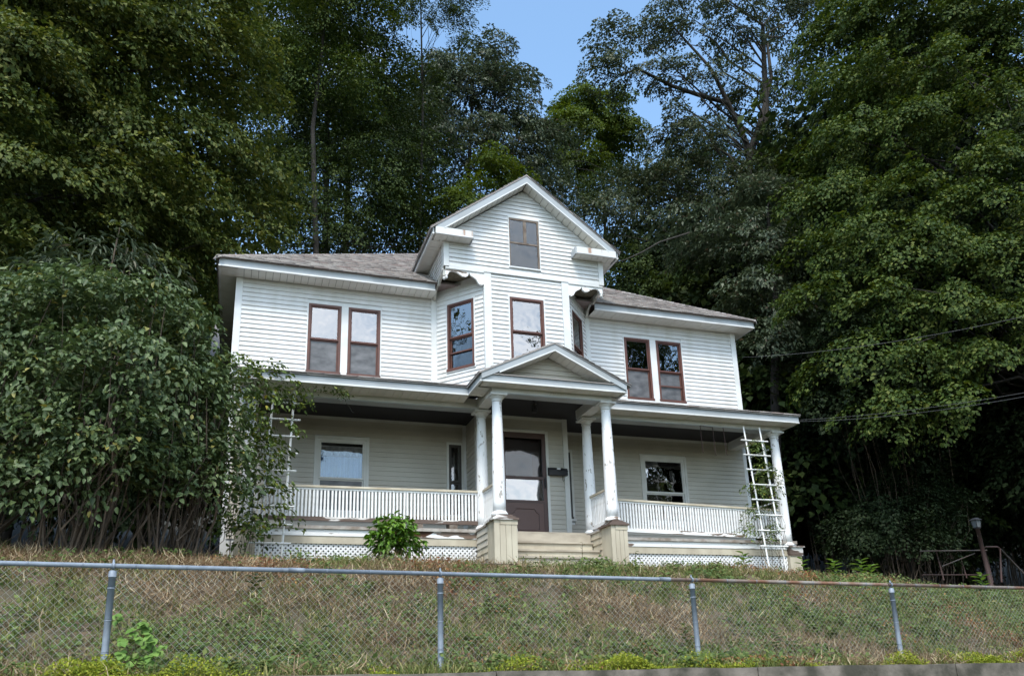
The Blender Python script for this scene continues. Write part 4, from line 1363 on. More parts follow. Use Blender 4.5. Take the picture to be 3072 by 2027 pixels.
tree('broad_tree', 'dense mid-green tree rising behind the left half of the roof', 'tree', (at(760, 800, 12)[0], 12.5, gz(at(760, 800, 12)[0], 12.5)), at(760, 260, 12),
     B([(660, 270, 11, 1.8, 1.8, 1.6), (780, 320, 12, 1.8, 1.8, 1.6), (880, 250, 12, 1.7, 1.8, 1.5), (700, 440, 10, 1.8, 1.8, 1.3), (850, 430, 11, 1.8, 1.8, 1.3), (960, 400, 12, 1.5, 1.8, 1.6),
        (930, 200, 12.5, 1.4, 1.5, 1.0), (780, 540, 10, 1.3, 1.4, .7), (620, 480, 9, 1.0, 1.3, 1.2), (910, 520, 12, 1.2, 1.4, .8), (990, 480, 12.5, 1.1, 1.4, .9), (960, 560, 12, .9, 1.2, .6)]),
     'lf_mid', .12, .5, .7, .95, 74, .22, seed=14, nl=26)
tree('chestnut_tree', 'grey-green chestnut whose rounded top stands against the sky above the gable', 'tree', (at(1100, 900, 16)[0], 16, gz(at(1100, 900, 16)[0], 16)), at(1100, 150, 16),
     B([(1120, 135, 16, 1.1, 1.6, 1.0), (1060, 210, 16, 1.8, 1.8, 1.4), (1170, 250, 16, 1.3, 1.8, 1.5), (1100, 340, 15, 1.9, 1.8, 1.3), (1215, 190, 16, .45, .8, .45), (1000, 170, 16, 1.1, 1.3, .9),
        (1230, 340, 15.5, 1.3, 1.5, 1.3), (990, 300, 15, 1.2, 1.5, 1.4), (1230, 440, 15, 1.4, 1.5, 1.0)]),
     'lf_grey', .20, .36, .62, 1.0, 70, .16, seed=15, nl=22, droop=.8)
tree('sunlit_tree', 'bright yellow-green tree top right of the gable below the sky gap', 'tree', (at(1390, 900, 19)[0], 19, gz(at(1390, 900, 19)[0], 19)), at(1390, 260, 19),
     B([(1335, 235, 19, 1.0, 1.5, .7), (1405, 265, 19, 1.2, 1.5, 1.0), (1330, 310, 19, 1.3, 1.5, .9), (1440, 330, 19, 1.0, 1.5, 1.0), (1350, 390, 19, 1.2, 1.5, .8)]),
     'lf_bright', .14, .6, .55, 1.75, 84, .12, seed=16, nl=16)
tree('sapling_tree', 'young yellow-green tree just behind the left slope of the gable', 'tree', (at(1110, 900, 11)[0], 11, gz(at(1110, 900, 11)[0], 11)), at(1115, 400, 11),
     B([(1140, 390, 11, .8, .9, .6), (1100, 445, 11, .9, .9, .6), (1050, 470, 11, .5, .7, .4), (1190, 420, 11, .7, .8, .6)]),
     'lf_bright', .12, .55, .42, 2.0, 66, .06, seed=17, nl=12)
tree('broad_tree', 'shadowy broad tree deep behind the tall slender trunk', 'tree', (at(800, 900, 20)[0], 20, gz(at(800, 900, 20)[0], 20)), at(820, 150, 20),
     B([(640, 60, 19, 2.6, 2, 2.2), (740, 150, 20, 2.4, 2, 2.0), (850, 250, 20, 2.2, 2, 1.4), (980, 300, 20, 2.0, 2, 1.4), (700, 300, 19, 2.6, 2, 2.2), (850, 380, 19, 2.6, 2, 2.0), (980, 430, 19, 2.4, 2, 1.8),
        (620, 440, 18, 2.2, 2, 2.0), (740, 530, 17, 2.2, 2, 1.2), (930, 560, 17, 2.2, 2, 1.0)]),
     'lf_mid', .19, .5, .9, .62, 74, .22, 'bark', seed=25, nl=22)
# oak with dark limbs right of the sky gap
tb = at(1745, 900, 13)
t0 = at(1742, 520, 13); t1 = at(1740, 350, 13); t2 = at(1690, 240, 13); t3 = at(1560, 200, 13); t4 = at(1440, 175, 13)
tree('oak_tree', 'tall open oak with dark trunk and crooked limbs right of the sky gap', 'tree', (tb[0], 13, gz(tb[0], 13)), at(1770, 60, 13),
     B([(1420, 90, 13, 1.0, 1.5, 1.0), (1440, 170, 13, 1.2, 1.4, .55), (1540, 50, 13, 1.6, 1.8, 1.2), (1560, 180, 13, 1.4, 1.6, .7), (1690, 60, 13, 1.8, 1.9, 1.3), (1850, 40, 13, 1.7, 1.8, 1.4),
        (1680, 200, 13, 1.6, 1.8, .9), (1830, 190, 13, 1.5, 1.6, 1.1), (1620, 340, 12, 1.5, 1.7, .9), (1560, 300, 12.5, 1.0, 1.3, .8), (1820, 330, 12.5, 1.4, 1.6, 1.0), (1700, 440, 11, 1.9, 1.8, 1.0),
        (1560, 430, 12, 1.5, 1.6, 1.0), (1640, -60, 13, 3, 2, 1.2), (1480, 430, 13, 1.2, 1.5, .9), (1420, 480, 12, 1.2, 1.5, .8)]),
     'lf_oak', .155, .5, .5, .95, 56, .34, seed=18, nl=50, droop=.6,
     extra=[([t0, t1, at(1765, 280, 13), at(1790, 180, 13), at(1780, 100, 13)], .20), ([t1, t2, at(1620, 220, 13), t3, at(1480, 160, 13), t4], .15), ([t2, at(1650, 160, 13), at(1560, 60, 13)], .12), ([at(1745, 440, 13), at(1690, 360, 13), at(1640, 330, 13)], .1)])
tree('broad_tree', 'dark mid-green tree filling the gap between the gable and the oak', 'tree', (at(1500, 900, 17)[0], 17, gz(at(1500, 900, 17)[0], 17)), at(1500, 380, 17),
     B([(1490, 430, 17, 1.4, 1.6, .9), (1410, 440, 17, 1.4, 1.5, 1.0), (1540, 450, 16, 1.6, 1.6, 1.2), (1460, 540, 16, 1.5, 1.5, 1.0), (1580, 570, 15, 1.5, 1.5, 1.0), (1350, 480, 17, 1.2, 1.4, .9),
        (1680, 620, 14, 1.5, 1.4, .9), (1480, 620, 15, 1.4, 1.4, .8), (1620, 680, 13, 1.3, 1.3, .7), (1290, 400, 17.5, 1.2, 1.4, 1.1), (1600, 400, 15.5, 1.4, 1.5, 1.0), (1590, 370, 19, 1.4, 1.6, 1.0), (1670, 330, 19, 1.7, 1.6, 1.4), (1790, 400, 20, 2.0, 1.8, 1.4), (1890, 420, 20, 2.0, 1.8, 1.5), (1720, 430, 18, 2.0, 1.8, 1.6), (1840, 480, 17, 2.0, 1.8, 1.6), (1780, 560, 15, 1.6, 1.6, 1.2), (1440, 650, 13, 1.2, 1.3, .7), (1530, 700, 12, 1.2, 1.3, .6), (1650, 740, 11, 1.0, 1.2, .5)]),
     'lf_mid', .13, .5, .7, .95, 74, .2, seed=24, nl=22)
# drooping maple on the right
rb = at(2440, 1250, 2.5)
tree('maple_tree', 'great dark-green maple with layered drooping boughs along the right edge', 'tree', (rb[0], 2.5, gz(rb[0], 2.5)), at(2380, -100, 2.5),
     B([(2030, 40, 3.5, 1.9, 1.8, 1.1), (2230, 50, 2.5, 2.0, 1.8, 1.2), (2360, 60, 1.5, 1.5, 1.5, 1.2), (1990, 190, 3.5, 1.4, 1.6, .8), (2150, 180, 2.5, 1.8, 1.8, .8), (2310, 250, .8, 1.1, 1.2, .8),
        (1960, 320, 3.5, 1.2, 1.5, .65), (2110, 320, 2.5, 1.7, 1.8, .7), (2290, 390, 1, 1.4, 1.4, .75), (1910, 440, 3.5, 1.1, 1.4, .6), (2060, 460, 2.4, 1.5, 1.6, .65), (2220, 500, 1.4, 1.4, 1.5, .65),
        (1950, 570, 2.6, 1.2, 1.4, .55), (2110, 600, 1.6, 1.5, 1.5, .6), (2300, 610, .6, 1.2, 1.3, .6), (1890, 690, 2.6, .9, 1.2, .45), (2040, 720, 1.6, 1.3, 1.4, .5), (2200, 730, .7, 1.3, 1.3, .6),
        (1960, 840, 1.8, .75, 1, .4), (2110, 850, .8, 1.1, 1.2, .5), (2290, 850, .2, 1.1, 1.2, .6), (2060, 960, .8, .8, 1, .42), (2180, 960, .4, .9, 1, .45), (2370, 740, 0, 1.0, 1.2, .8), (2400, 480, 0, 1.0, 1.2, 1.0), (2200, -80, 2.5, 3, 2.2, 1.2), (2050, -40, 4, 2.2, 2, 1.2), (2300, 150, 2.5, 1.6, 1.6, 1.0), (2370, 330, 2.5, 1.4, 1.5, .9), (1960, 80, 4.5, 1.6, 1.6, 1.2), (2100, 250, 4, 1.8, 1.6, 1.0)]),
     'lf_maple2', .135, .62, .66, .92, 92, .36, seed=19, nl=44, droop=.55, flat=.36, sweep=.6)
# glossy broadleaf behind the right end of the roof
tree('broadleaf_tree', 'grey-leaved broadleaf tree standing just behind the right corner of the roof', 'tree', (at(1790, 1100, 6)[0], 6, gz(at(1790, 1100, 6)[0], 6)), at(1780, 480, 6),
     B([(1770, 480, 7, 1.1, 1.2, .9), (1700, 560, 7, 1.2, 1.3, .9), (1800, 590, 6, 1.0, 1.2, .8), (1740, 690, 6, .9, 1.2, .8), (1830, 720, 5.5, .9, 1.1, .7), (1770, 800, 5.5, .8, 1.0, .6), (1600, 540, 8, 1.2, 1.2, .8), (1850, 850, 5.5, .7, .9, .6)]),
     'lf_grey', .19, .38, .55, 1.1, 60, .18, seed=20, nl=20, droop=.7, extra=[([at(1600, 540, 7), at(1530, 562, 6.5), at(1490, 585, 6.2), at(1450, 603, 6), at(1415, 612, 6)], .035)])

# forest behind: individual trees, some with forest shade put into the leaf colour
protos = []
def forest_tree(name, label, x, y, h, w, lm, seed, group='trees of the wood behind the house', L=.26, rows=1.0):
    z = gz(x, y)
    rg = np.random.default_rng(seed)
    blobs = []
    for k in range(9):
        t = .30 + .68 * k / 8
        rr = w * (1.0 - .75 * max(0, t - .45)) * rg.uniform(.5, .75)
        a = rg.uniform(0, 6.28)
        off = w * .55 * (1 - .6 * max(0, t - .5))
        blobs.append(((x + off * math.cos(a), y + off * math.sin(a), z + h * t), (rr, rr, h * .095)))
    return tree(name, label, 'tree', (x, y, z), (x + rg.normal(0, .5), y, z + h * .93), blobs, lm, L, .6, 1.0, .42 * rows, 60, .16, seed=seed, nl=16, group=group)


def copy_thing(src, label, loc, rz, sc, group=None):
    c = src.copy(); COL.objects.link(c)
    c['label'] = label
    if group: c['group'] = group
    s0 = Vector(src.location)
    c.location = loc; c.rotation_euler = (0, 0, rz); c.scale = (sc, sc, sc)
    for ch in list(src.children):
        k = ch.copy(); COL.objects.link(k); k.parent = c
        k.matrix_parent_inverse = Matrix.Translation(-s0)
    return c


far_lab = 'dim tree of the wood, one of many trunks standing behind the house'
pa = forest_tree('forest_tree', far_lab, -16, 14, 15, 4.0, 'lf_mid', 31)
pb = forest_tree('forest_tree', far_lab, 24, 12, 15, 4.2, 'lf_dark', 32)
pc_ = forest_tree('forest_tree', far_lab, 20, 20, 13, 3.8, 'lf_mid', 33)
spots = [(-24, 20, 1.15), (-9, 19, 1.15), (-4, 24, 1.0), (2, 22, .8), (7, 27, .85), (12, 29, .85), (17, 26, 1.0), (30, 16, 1.1), (27, 24, 1.15), (35, 22, 1.2), (-15, 27, 1.2), (21, 33, 1.0),
         (16, 17, .62), (40, 12, 1.15), (31, 7, .95), (-22, 10, 1.1), (-14, 8, 1.0), (12.5, 19, .52), (22.5, 6.5, .72), (26, 2.5, .8),
         (-12, 9, 1.3), (-7, 12, 1.25), (-17, 13, 1.4), (-3.5, 16, 1.2), (-10, 17, 1.4), (-19, 4, 1.2), (21, 11, 1.3), (25, 9, 1.4), (20, 15, 1.25), (30, 12, 1.5), (23, 17, 1.25), (27, 5, 1.2), (34, 8, 1.4), (-13, 11, 1.75), (-20, 9, 1.7), (-8, 15, 1.7), (31, 13, 1.8), (29, 10, 1.75), (34, 15, 1.9), (20.5, 18, 1.2)]
for k, (x, y, sc) in enumerate(spots):
    src = (pa, pb, pc_)[k % 3]
    copy_thing(src, far_lab, (x, y, gz(x, y) - .1), rng.uniform(0, 6.28), sc)

# dark undergrowth at the right
def shrub(name, label, cat, base, blobs, lm, L, wr, r, per, nleaf, stems, seed, hexa=False, droop=.4, flat=.6, group=None, sr=.012, spread=.5, stem_m='stem', dense=False):
    rg = np.random.default_rng(seed)
    o = thing(name, label, cat, base, group)
    (V, F), C = foliage(blobs, r, per, nleaf, L, wr, rg, flat, droop, hexa, .8, dense=dense)
    link('leaves', np_mesh('leaves', V, F, M[lm]), o)
    mb = MB()
    for i in rg.choice(len(C), min(stems, len(C)), replace=False):
        e = C[i]
        s = np.array([base[0] + (e[0] - base[0]) * spread + rg.normal(0, .12), base[1] + (e[1] - base[1]) * spread + rg.normal(0, .12), 0])
        s[2] = gz(s[0], s[1]) - .05
        k_ = sr * rg.uniform(.35, 1.35)
        m1 = s + (e - s) * .33 + rg.normal(size=3) * np.array([.14, .14, .04])
        m2 = s + (e - s) * .66 + rg.normal(size=3) * np.array([.16, .16, .05])
        mb.tube([s, m1, m2, e], [k_ * 1.3, k_ * 1.05, k_ * .8, k_ * .4], 4, cap=False)
    if mb.v:
        mb.build('stems', M[stem_m], o)
    return o


und = []
b0 = at(2080, 1290, 2.5)
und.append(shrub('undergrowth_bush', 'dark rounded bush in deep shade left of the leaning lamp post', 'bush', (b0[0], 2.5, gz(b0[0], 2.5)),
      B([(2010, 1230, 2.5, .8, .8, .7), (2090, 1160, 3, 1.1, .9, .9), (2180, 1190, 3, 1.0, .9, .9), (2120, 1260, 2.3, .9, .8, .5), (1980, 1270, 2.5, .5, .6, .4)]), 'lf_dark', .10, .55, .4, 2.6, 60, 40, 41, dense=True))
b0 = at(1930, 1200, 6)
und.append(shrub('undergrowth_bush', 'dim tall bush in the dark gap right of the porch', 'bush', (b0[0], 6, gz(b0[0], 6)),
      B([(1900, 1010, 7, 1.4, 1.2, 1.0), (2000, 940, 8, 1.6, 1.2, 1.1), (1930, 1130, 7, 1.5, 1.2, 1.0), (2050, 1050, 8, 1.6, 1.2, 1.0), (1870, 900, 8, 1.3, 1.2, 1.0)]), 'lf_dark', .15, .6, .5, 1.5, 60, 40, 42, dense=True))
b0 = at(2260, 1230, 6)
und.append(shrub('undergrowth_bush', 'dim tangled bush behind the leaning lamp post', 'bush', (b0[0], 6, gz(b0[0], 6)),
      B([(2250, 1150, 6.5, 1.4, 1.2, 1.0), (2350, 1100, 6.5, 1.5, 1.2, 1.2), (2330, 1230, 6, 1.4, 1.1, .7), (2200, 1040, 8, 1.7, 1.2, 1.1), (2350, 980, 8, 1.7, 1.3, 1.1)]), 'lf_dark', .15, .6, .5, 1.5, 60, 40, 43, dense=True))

for k, (x, y, sc) in enumerate([(15.5, 9, 1.1), (19, 10, 1.2), (23, 10, 1.2), (27, 9, 1.2), (22, 5.5, 1.0), (26, 5, 1.1), (31, 10, 1.3), (14.5, 13, 1.2), (19, 14, 1.3), (25, 15, 1.4), (32, 3, 1.2),
                                (-4.5, 4, .9), (-7, 6, .9), (-11, 5, 1.0), (-9, 0, .9), (-13, 1, 1.0), (-3, 8.5, .9), (-16, 6, 1.2), (-6.5, -1, .8)]):
    copy_thing(und[k % 3], 'dim leafy undergrowth bush deep in the wood', (x, y, gz(x, y) - .1), rng.uniform(0, 6.28), sc, 'undergrowth of the wood')

# lilac thicket in front of the left corner, three bushes grown together
lil = 'lilac bushes left of the porch'
b0 = (-4.2, -4.2, gz(-4.2, -4.2))
shrub('lilac_bush', 'leftmost lilac bush, cut by the edge of the picture', 'bush', b0,
      B([(-40, 760, -4.0, 1.0, .9, .6), (70, 740, -4.1, .9, .9, .5), (-20, 900, -4.6, 1.0, .9, .6), (90, 880, -4.7, .8, .8, .6), (-10, 1040, -4.8, .9, .8, .5), (100, 1040, -4.9, .8, .7, .5), (60, 1150, -4.7, .8, .6, .4)]),
      'lf_lilac', .100, .62, .26, 5.4, 44, 46, 51, True, .45, .7, lil, .013, .55)
b0 = (-2.5, -4.2, gz(-2.5, -4.2))
shrub('lilac_bush', 'tallest lilac bush with broad heart-shaped leaves and bare stems below', 'bush', b0,
      B([(220, 720, -4.1, .9, .9, .45), (330, 740, -4.0, .8, .8, .45), (200, 850, -4.6, .9, .8, .5), (320, 880, -4.7, .8, .8, .5), (250, 1000, -4.9, .9, .7, .5), (350, 1030, -4.8, .7, .7, .45), (250, 1110, -4.8, .8, .6, .35), (180, 690, -3.8, .8, .8, .4)]),
      'lf_lilac', .100, .62, .26, 5.4, 44, 60, 52, True, .45, .7, lil, .013, .55)
b0 = (-1.2, -3.9, gz(-1.2, -3.9))
shrub('lilac_bush', 'smaller lilac bush against the porch corner with yellowing top leaves', 'bush', b0,
      B([(420, 800, -3.9, .6, .7, .4), (490, 860, -3.8, .45, .6, .35), (440, 920, -4.2, .6, .7, .4), (520, 930, -3.6, .35, .5, .35), (450, 1030, -4.3, .6, .6, .4), (510, 1080, -4.0, .4, .5, .4), (440, 1120, -4.3, .5, .5, .35)]),
      'lf_lilac', .100, .62, .26, 6.0, 42, 50, 53, True, .45, .7, lil, .012, .55)
b0 = (-2.6, -2.2, gz(-2.6, -2.2))
shrub('sumac_sapling', 'sapling with long narrow pale leaves rising behind the lilac', 'sapling', b0,
      B([(160, 590, -2.2, .7, .6, .3), (260, 570, -2.2, .6, .6, .35), (330, 610, -2.2, .4, .5, .25), (60, 640, -2.2, .7, .6, .3), (240, 650, -2.3, .7, .6, .3)]),
      'lf_grey', .20, .22, .26, 3.0, 18, 14, 54, True, .9, .6, None, .015, .3)
# climber swallowing the left porch corner
b0 = (.0, -2.5, gz(0, -2.5))
shrub('climbing_vine', 'leafy climber swallowing the left porch column and trellis', 'vine', b0,
      B([(560, 870, -2.6, .30, .35, .28), (620, 870, -2.5, .28, .3, .2), (570, 960, -2.6, .30, .35, .3), (630, 930, -2.4, .25, .3, .22), (600, 1030, -2.5, .35, .3, .28), (660, 1000, -2.35, .22, .25, .2),
         (650, 1070, -2.4, .25, .25, .2), (560, 1090, -2.7, .28, .3, .3), (555, 1180, -2.8, .25, .3, .3), (620, 1130, -2.5, .28, .25, .2), (640, 1200, -2.4, .2, .2, .2), (545, 1240, -2.9, .25, .3, .2), (690, 930, -2.3, .14, .2, .12), (600, 1225, -2.6, .2, .2, .15)]),
      'lf_vine', .085, .62, .17, 12.0, 24, 16, 55, True, .6, .7, None, .005, .6)
b0 = (.95, -2.2, 5.10)
shrub('climbing_vine', 'thin vine spray hanging from the porch eave right of the left trellis', 'vine', b0,
      B([(730, 905, -2.2, .2, .12, .05), (770, 908, -2.2, .18, .12, .05), (795, 918, -2.2, .08, .1, .05), (700, 900, -2.2, .12, .12, .08), (710, 935, -2.15, .1, .1, .07)]),
      'lf_vine', .055, .5, .09, 30, 14, 0, 56, False, .5, .6, None, .005, .5)
# vine on the right trellis
b0 = (10.75, -2.1, gz(10.75, -2.1))
shrub('climbing_vine', 'straggling feathery vine climbing the right-hand trellis', 'vine', b0,
      B([(1755, 1040, -2.1, .10, .1, .15), (1770, 1090, -2.1, .16, .12, .22), (1745, 1135, -2.1, .28, .15, .08), (1785, 1160, -2.0, .14, .12, .22), (1750, 1190, -2.1, .22, .15, .15), (1795, 1220, -2.0, .10, .1, .3),
         (1735, 1230, -2.2, .12, .12, .15), (1780, 1240, -2.1, .16, .14, .2), (1800, 1120, -1.95, .10, .1, .25)]),
      'lf_vine', .066, .40, .11, 34, 24, 14, 57, False, .5, .7, None, .005, .5)
# hydrangea in front of the left porch
hx, _, hz = at(910, 1243, -2.35)
b0 = (hx, -2.35, gz(hx, -2.35))
shrub('hydrangea_bush', 'bright green hydrangea in front of the broken porch skirt', 'bush', b0,
      [((hx, -2.35, hz), (.36, .33, .27)), ((hx + .02, -2.37, hz + .18), (.27, .25, .10)), ((hx - .2, -2.35, hz - .08), (.22, .22, .18)), ((hx + .22, -2.35, hz - .06), (.22, .22, .18)), ((hx, -2.45, hz - .15), (.3, .25, .12))],
      'lf_hyd', .125, .48, .13, 24, 16, 26, 58, True, .3, .7, None, .006, .3)


# ------------------------------------------------------------------ chain-link fence
fdir = np.array([3.044, .184, -.024])
fp0 = np.array([-1.059, -8.544, 1.03])
fu = unit(fdir); fL = float(np.linalg.norm(fdir))
fence = thing('chain_link_fence', 'chain-link fence with grey posts and partly rusted top rail along the bank', 'fence', (4.0, float(y_fence(4)), .1))
def fpt(k): return fp0 + fdir * k
# top rail in lengths: galvanised on the left, rusted on the right
for (a, b, m) in ((-2.2, .52, 'galv'), (.53, 1.87, 'galv'), (1.89, 2.98, 'rustpipe'), (2.985, 6.4, 'rustpipe')):
    MB().tube([fpt(a), fpt(b)], .0215, 14).build('top_rail', M[m], fence, True)
for k in (.525, 1.88):
    MB().tube([fpt(k - .025), fpt(k + .025)], .025, 14).build('rail_sleeve', M['galv'], fence, True)
for k in np.arange(-1.9, 5.2, .14):
    MB().tube([fpt(k) - fu * .004, fpt(k) + fu * .004], .0238, 12).build('tie_wire', M['galv'], fence, True)
for k in range(-2, 7):
    p = fpt(k)
    zb = gz(p[0], p[1]) - .2
    ln = rng.normal(0, .006, 2)
    bot = np.array([p[0] + ln[0], p[1] + ln[1], zb])
    tp = p - np.array([0, 0, .055])
    post = MB().tube([bot, tp], .030, 16).build('post', M['galv'], fence, True)
    MB().tube([tp - np.array([0, 0, .045]), tp + np.array([0, 0, .004]), tp + np.array([0, 0, .016])], [.0345, .0345, .02], 16).build('post_cap', M['galv'], post, True)
    mb = MB()
    mb.tube([p - fu * .012, p + fu * .012], .031, 14)
    mb.tube([p + np.array([0, 0, .02]), p + np.array([0, 0, .05]), p + np.array([0, 0, .062])], [.010, .010, .004], 8)
    mb.build('rail_loop', M['galv'], post, True)
    for zz in (.14, .42, .70):
        c = tp + (bot - tp) * (zz / (tp[2] - bot[2]))
        MB().tube([c - np.array([0, 0, .006]), c + np.array([0, 0, .006])], .0335, 14).build('tension_band', M['galv'], post, True)
# fabric: zig-zag wires that hook into one another, a panel per bay
wpit, hpit, wr_ = .0335, .0335, .0023
for k in range(-2, 6):
    a, b = fpt(k), fpt(k + 1)
    n = int(fL / wpit)
    ang = [0, 2.094, 4.189]
    VV, FF = [], []
    off = 0
    nb = np.array([-fu[1], fu[0], 0])
    for i in range(n):
        c = a + fu * (i + .5) * wpit
        zt = c[2] - .012
        zb = max(gz(c[0], c[1]) + .0, zt - 1.02)
        m = int((zt - zb) / hpit)
        if m < 2: continue
        j = np.arange(m + 1)
        sg = np.where((j + i) % 2 == 0, -.5, .5)
        P = c[None] + fu[None] * (sg * wpit)[:, None]
        P[:, 2] = zt - j * hpit
        P = P + nb[None] * (np.where((j + i) % 2 == 0, 1, -1) * .0015)[:, None]
        ring = np.stack([P + fu[None] * (wr_ * math.cos(t)) + nb[None] * (wr_ * math.sin(t)) for t in ang], 1)
        VV.append(ring.reshape(-1, 3))
        r0 = (np.arange(m) * 3)[:, None]
        for q_ in range(3):
            q2 = (q_ + 1) % 3
            FF.append(np.concatenate([r0 + q_, r0 + q2, r0 + 3 + q2, r0 + 3 + q_], 1) + off)
        off += (m + 1) * 3
    link('chain_link_mesh', np_mesh('chain_link_mesh', np.concatenate(VV), [np.concatenate(FF)], M['wire']), fence, kind='stuff')

# ------------------------------------------------------------------ ground cover on the bank
def blades(pos, h, w, lean, curl, rg):
    """two-segment tapering blades"""
    N = len(pos)
    az = rg.uniform(0, 6.283, N)
    side = np.stack([np.cos(az), np.sin(az), np.zeros(N)], 1)
    d = np.stack([-np.sin(az), np.cos(az), np.zeros(N)], 1)
    a = rg.uniform(0, 6.283, N)
    d = np.stack([np.cos(a), np.sin(a), np.zeros(N)], 1)
    h = h[:, None]; w = w[:, None]
    up = np.array([0, 0, 1.])
    le = lean[:, None]
    p1 = pos + h * .5 * (up * np.cos(le) + d * np.sin(le))
    l2 = le + curl[:, None]
    p2 = p1 + h * .5 * (up * np.cos(l2) + d * np.sin(l2))
    V = np.stack([pos - side * w, pos + side * w, p1 - side * w * .8, p1 + side * w * .8, p2], 1).reshape(-1, 3)
    i = (np.arange(N) * 5)[:, None]
    return V, [np.concatenate([i, i + 1, i + 3, i + 2], 1), np.concatenate([i + 2, i + 3, i + 4], 1)]


def scatter(n, x0, x1, u0, u1, rg, mask=None):
    P = []
    while sum(map(len, P)) < n:
        x = rg.uniform(x0, x1, n); u = rg.uniform(u0, u1, n)
        y = u + y_fence(x)
        keep = np.ones(n, bool)
        if mask is not None:
            keep = rg.uniform(size=n) < mask(x, y, u)
        # nothing grows under the porch or the steps
        keep &= ~((y > -1.72) & (x > -.2) & (x < 11.6)) & ~((y > -2.86) & (x > 4.25) & (x < 6.9))
        P.append(np.stack([x[keep], y[keep], ground_z(x[keep], y[keep])], 1))
    return np.concatenate(P)[:n]


rg = np.random.default_rng(77)
def m_straw(x, y, u): return np.clip(.40 + .95 * noise2(x, y, .9, 21) + .45 * noise2(x, y, 2.3, 22), .04, 1) * np.where(x > 12, .5, 1) * np.where(y > -5.0, .45, 1)
def m_green(x, y, u): return np.clip(.62 - .75 * noise2(x, y, .9, 21) + .45 * noise2(x, y, 1.7, 23) + .35 * (y > -4.9), .10, 1)
def m_weed(x, y, u): return np.clip(.20 - .75 * noise2(x, y, .9, 21) + .8 * noise2(x, y, 2.0, 24) + .25 * smooth01((x - 7) / 5), .03, 1)
def m_red(x, y, u): return np.clip(-.15 + .9 * noise2(x, y, 1.1, 25) + .3 * smooth01((x - 6) / 5), 0, 1)


def tufts(n_tuft, per, mask, spread):
    c = scatter(n_tuft, -6, 16.5, -.60, 6.4, rg, mask)
    P = np.repeat(c, per, 0)
    P[:, :2] += rg.normal(0, spread, (len(P), 2))
    P[:, 2] = ground_z(P[:, 0], P[:, 1])
    keep = ~((P[:, 1] > -1.74) & (P[:, 0] > -.2) & (P[:, 0] < 11.6)) & ~((P[:, 1] > -2.96) & (P[:, 0] > 4.2) & (P[:, 0] < 6.95))
    size = np.repeat(rg.uniform(.55, 1.35, n_tuft), per)
    return P[keep], size[keep]


P, sz = tufts(7600, 15, m_green, .045)
N = len(P)
V, F = blades(P, rg.uniform(.06, .18, N) * sz, rg.uniform(.0035, .0075, N), rg.normal(.45, .35, N), rg.uniform(.2, 1.3, N), rg)
tag(link('grass', np_mesh('grass', V, F, M['grass']), kind='stuff'), 'rough green grass covering the sloping bank', 'grass')
P, sz = tufts(5400, 16, m_straw, .10)
N = len(P)
P[:, 2] += rg.uniform(0, .07, N) * sz
V, F = blades(P, rg.uniform(.08, .26, N) * sz, rg.uniform(.003, .0065, N), rg.normal(1.25, .33, N), rg.normal(.1, .6, N), rg)
tag(link('dry_grass', np_mesh('dry_grass', V, F, M['straw']), kind='stuff'), 'tangled dry straw lying on the bank in tan patches', 'grass')
P, sz = tufts(4600, 14, m_weed, .07)
N = len(P)
P[:, 2] += rg.uniform(.01, .17, N) * sz
small = leaf_geo(P, rg.normal(size=(N, 3)) * .45 + np.array([0, -.45, .85]), rg.normal(size=(N, 3)), rg.uniform(.03, .062, N) * sz, .62, .1)
RC = scatter(420, -6, 16.5, -.5, 6.2, rg, m_weed)          # rosettes of longer leaves
k_ = 11
RP = np.repeat(RC, k_, 0); a_ = rg.uniform(0, 6.28, len(RP))
RP[:, 2] += rg.uniform(.02, .14, len(RP))
rd = np.stack([np.cos(a_), np.sin(a_), rg.uniform(.1, .8, len(RP))], 1)
big_ = leaf_geo(RP, np.stack([-np.cos(a_) * .4, -np.sin(a_) * .4 - .3, np.ones(len(RP))], 1), rd, np.repeat(rg.uniform(.06, .14, 420), k_) * rg.uniform(.7, 1.2, len(RP)), .42, .08)
V, F = join_geo([small, big_])
tag(link('ground_weeds', np_mesh('ground_weeds', V, F, M['lf_weed']), kind='stuff'), 'low leafy weeds creeping over the bank', 'weeds')
P, sz = tufts(1300, 14, m_red, .08)
N = len(P)
P[:, 2] += rg.uniform(.01, .13, N)
V, F = leaf_geo(P, rg.normal(size=(N, 3)) * .6 + np.array([0, -.35, .8]), rg.normal(size=(N, 3)), rg.uniform(.025, .06, N), .5, .1)
tag(link('withered_weeds', np_mesh('withered_weeds', V, F, M['redweed']), kind='stuff'), 'withered reddish-brown weeds in patches along the bank', 'weeds')
N = 60000
def m_moss(x, y, u): return np.clip(.22 + 1.3 * noise2(x + 2.2, y * 0, 1.6, 31) + .5 * noise2(x, y, 5, 32) - .9 * np.abs(u + .42), 0, 1)
P = scatter(N, -5, 14, -.70, .05, rg, m_moss)
hgt = np.clip(.25 + noise2(P[:, 0], P[:, 1], 7, 33), 0, 1.2)
P[:, 2] += rg.uniform(0, 1, N) ** .7 * (.03 + .15 * hgt)
P[:, 1] -= rg.uniform(0, .06, N)
V, F = leaf_geo(P, rg.normal(size=(N, 3)) * .6 + np.array([0, -.3, .8]), rg.normal(size=(N, 3)), rg.uniform(.014, .032, N), .6, .1)
tag(link('stonecrop', np_mesh('stonecrop', V, F, M['moss']), kind='stuff'), 'yellow-green stonecrop cushions along the top of the retaining wall', 'ground cover')

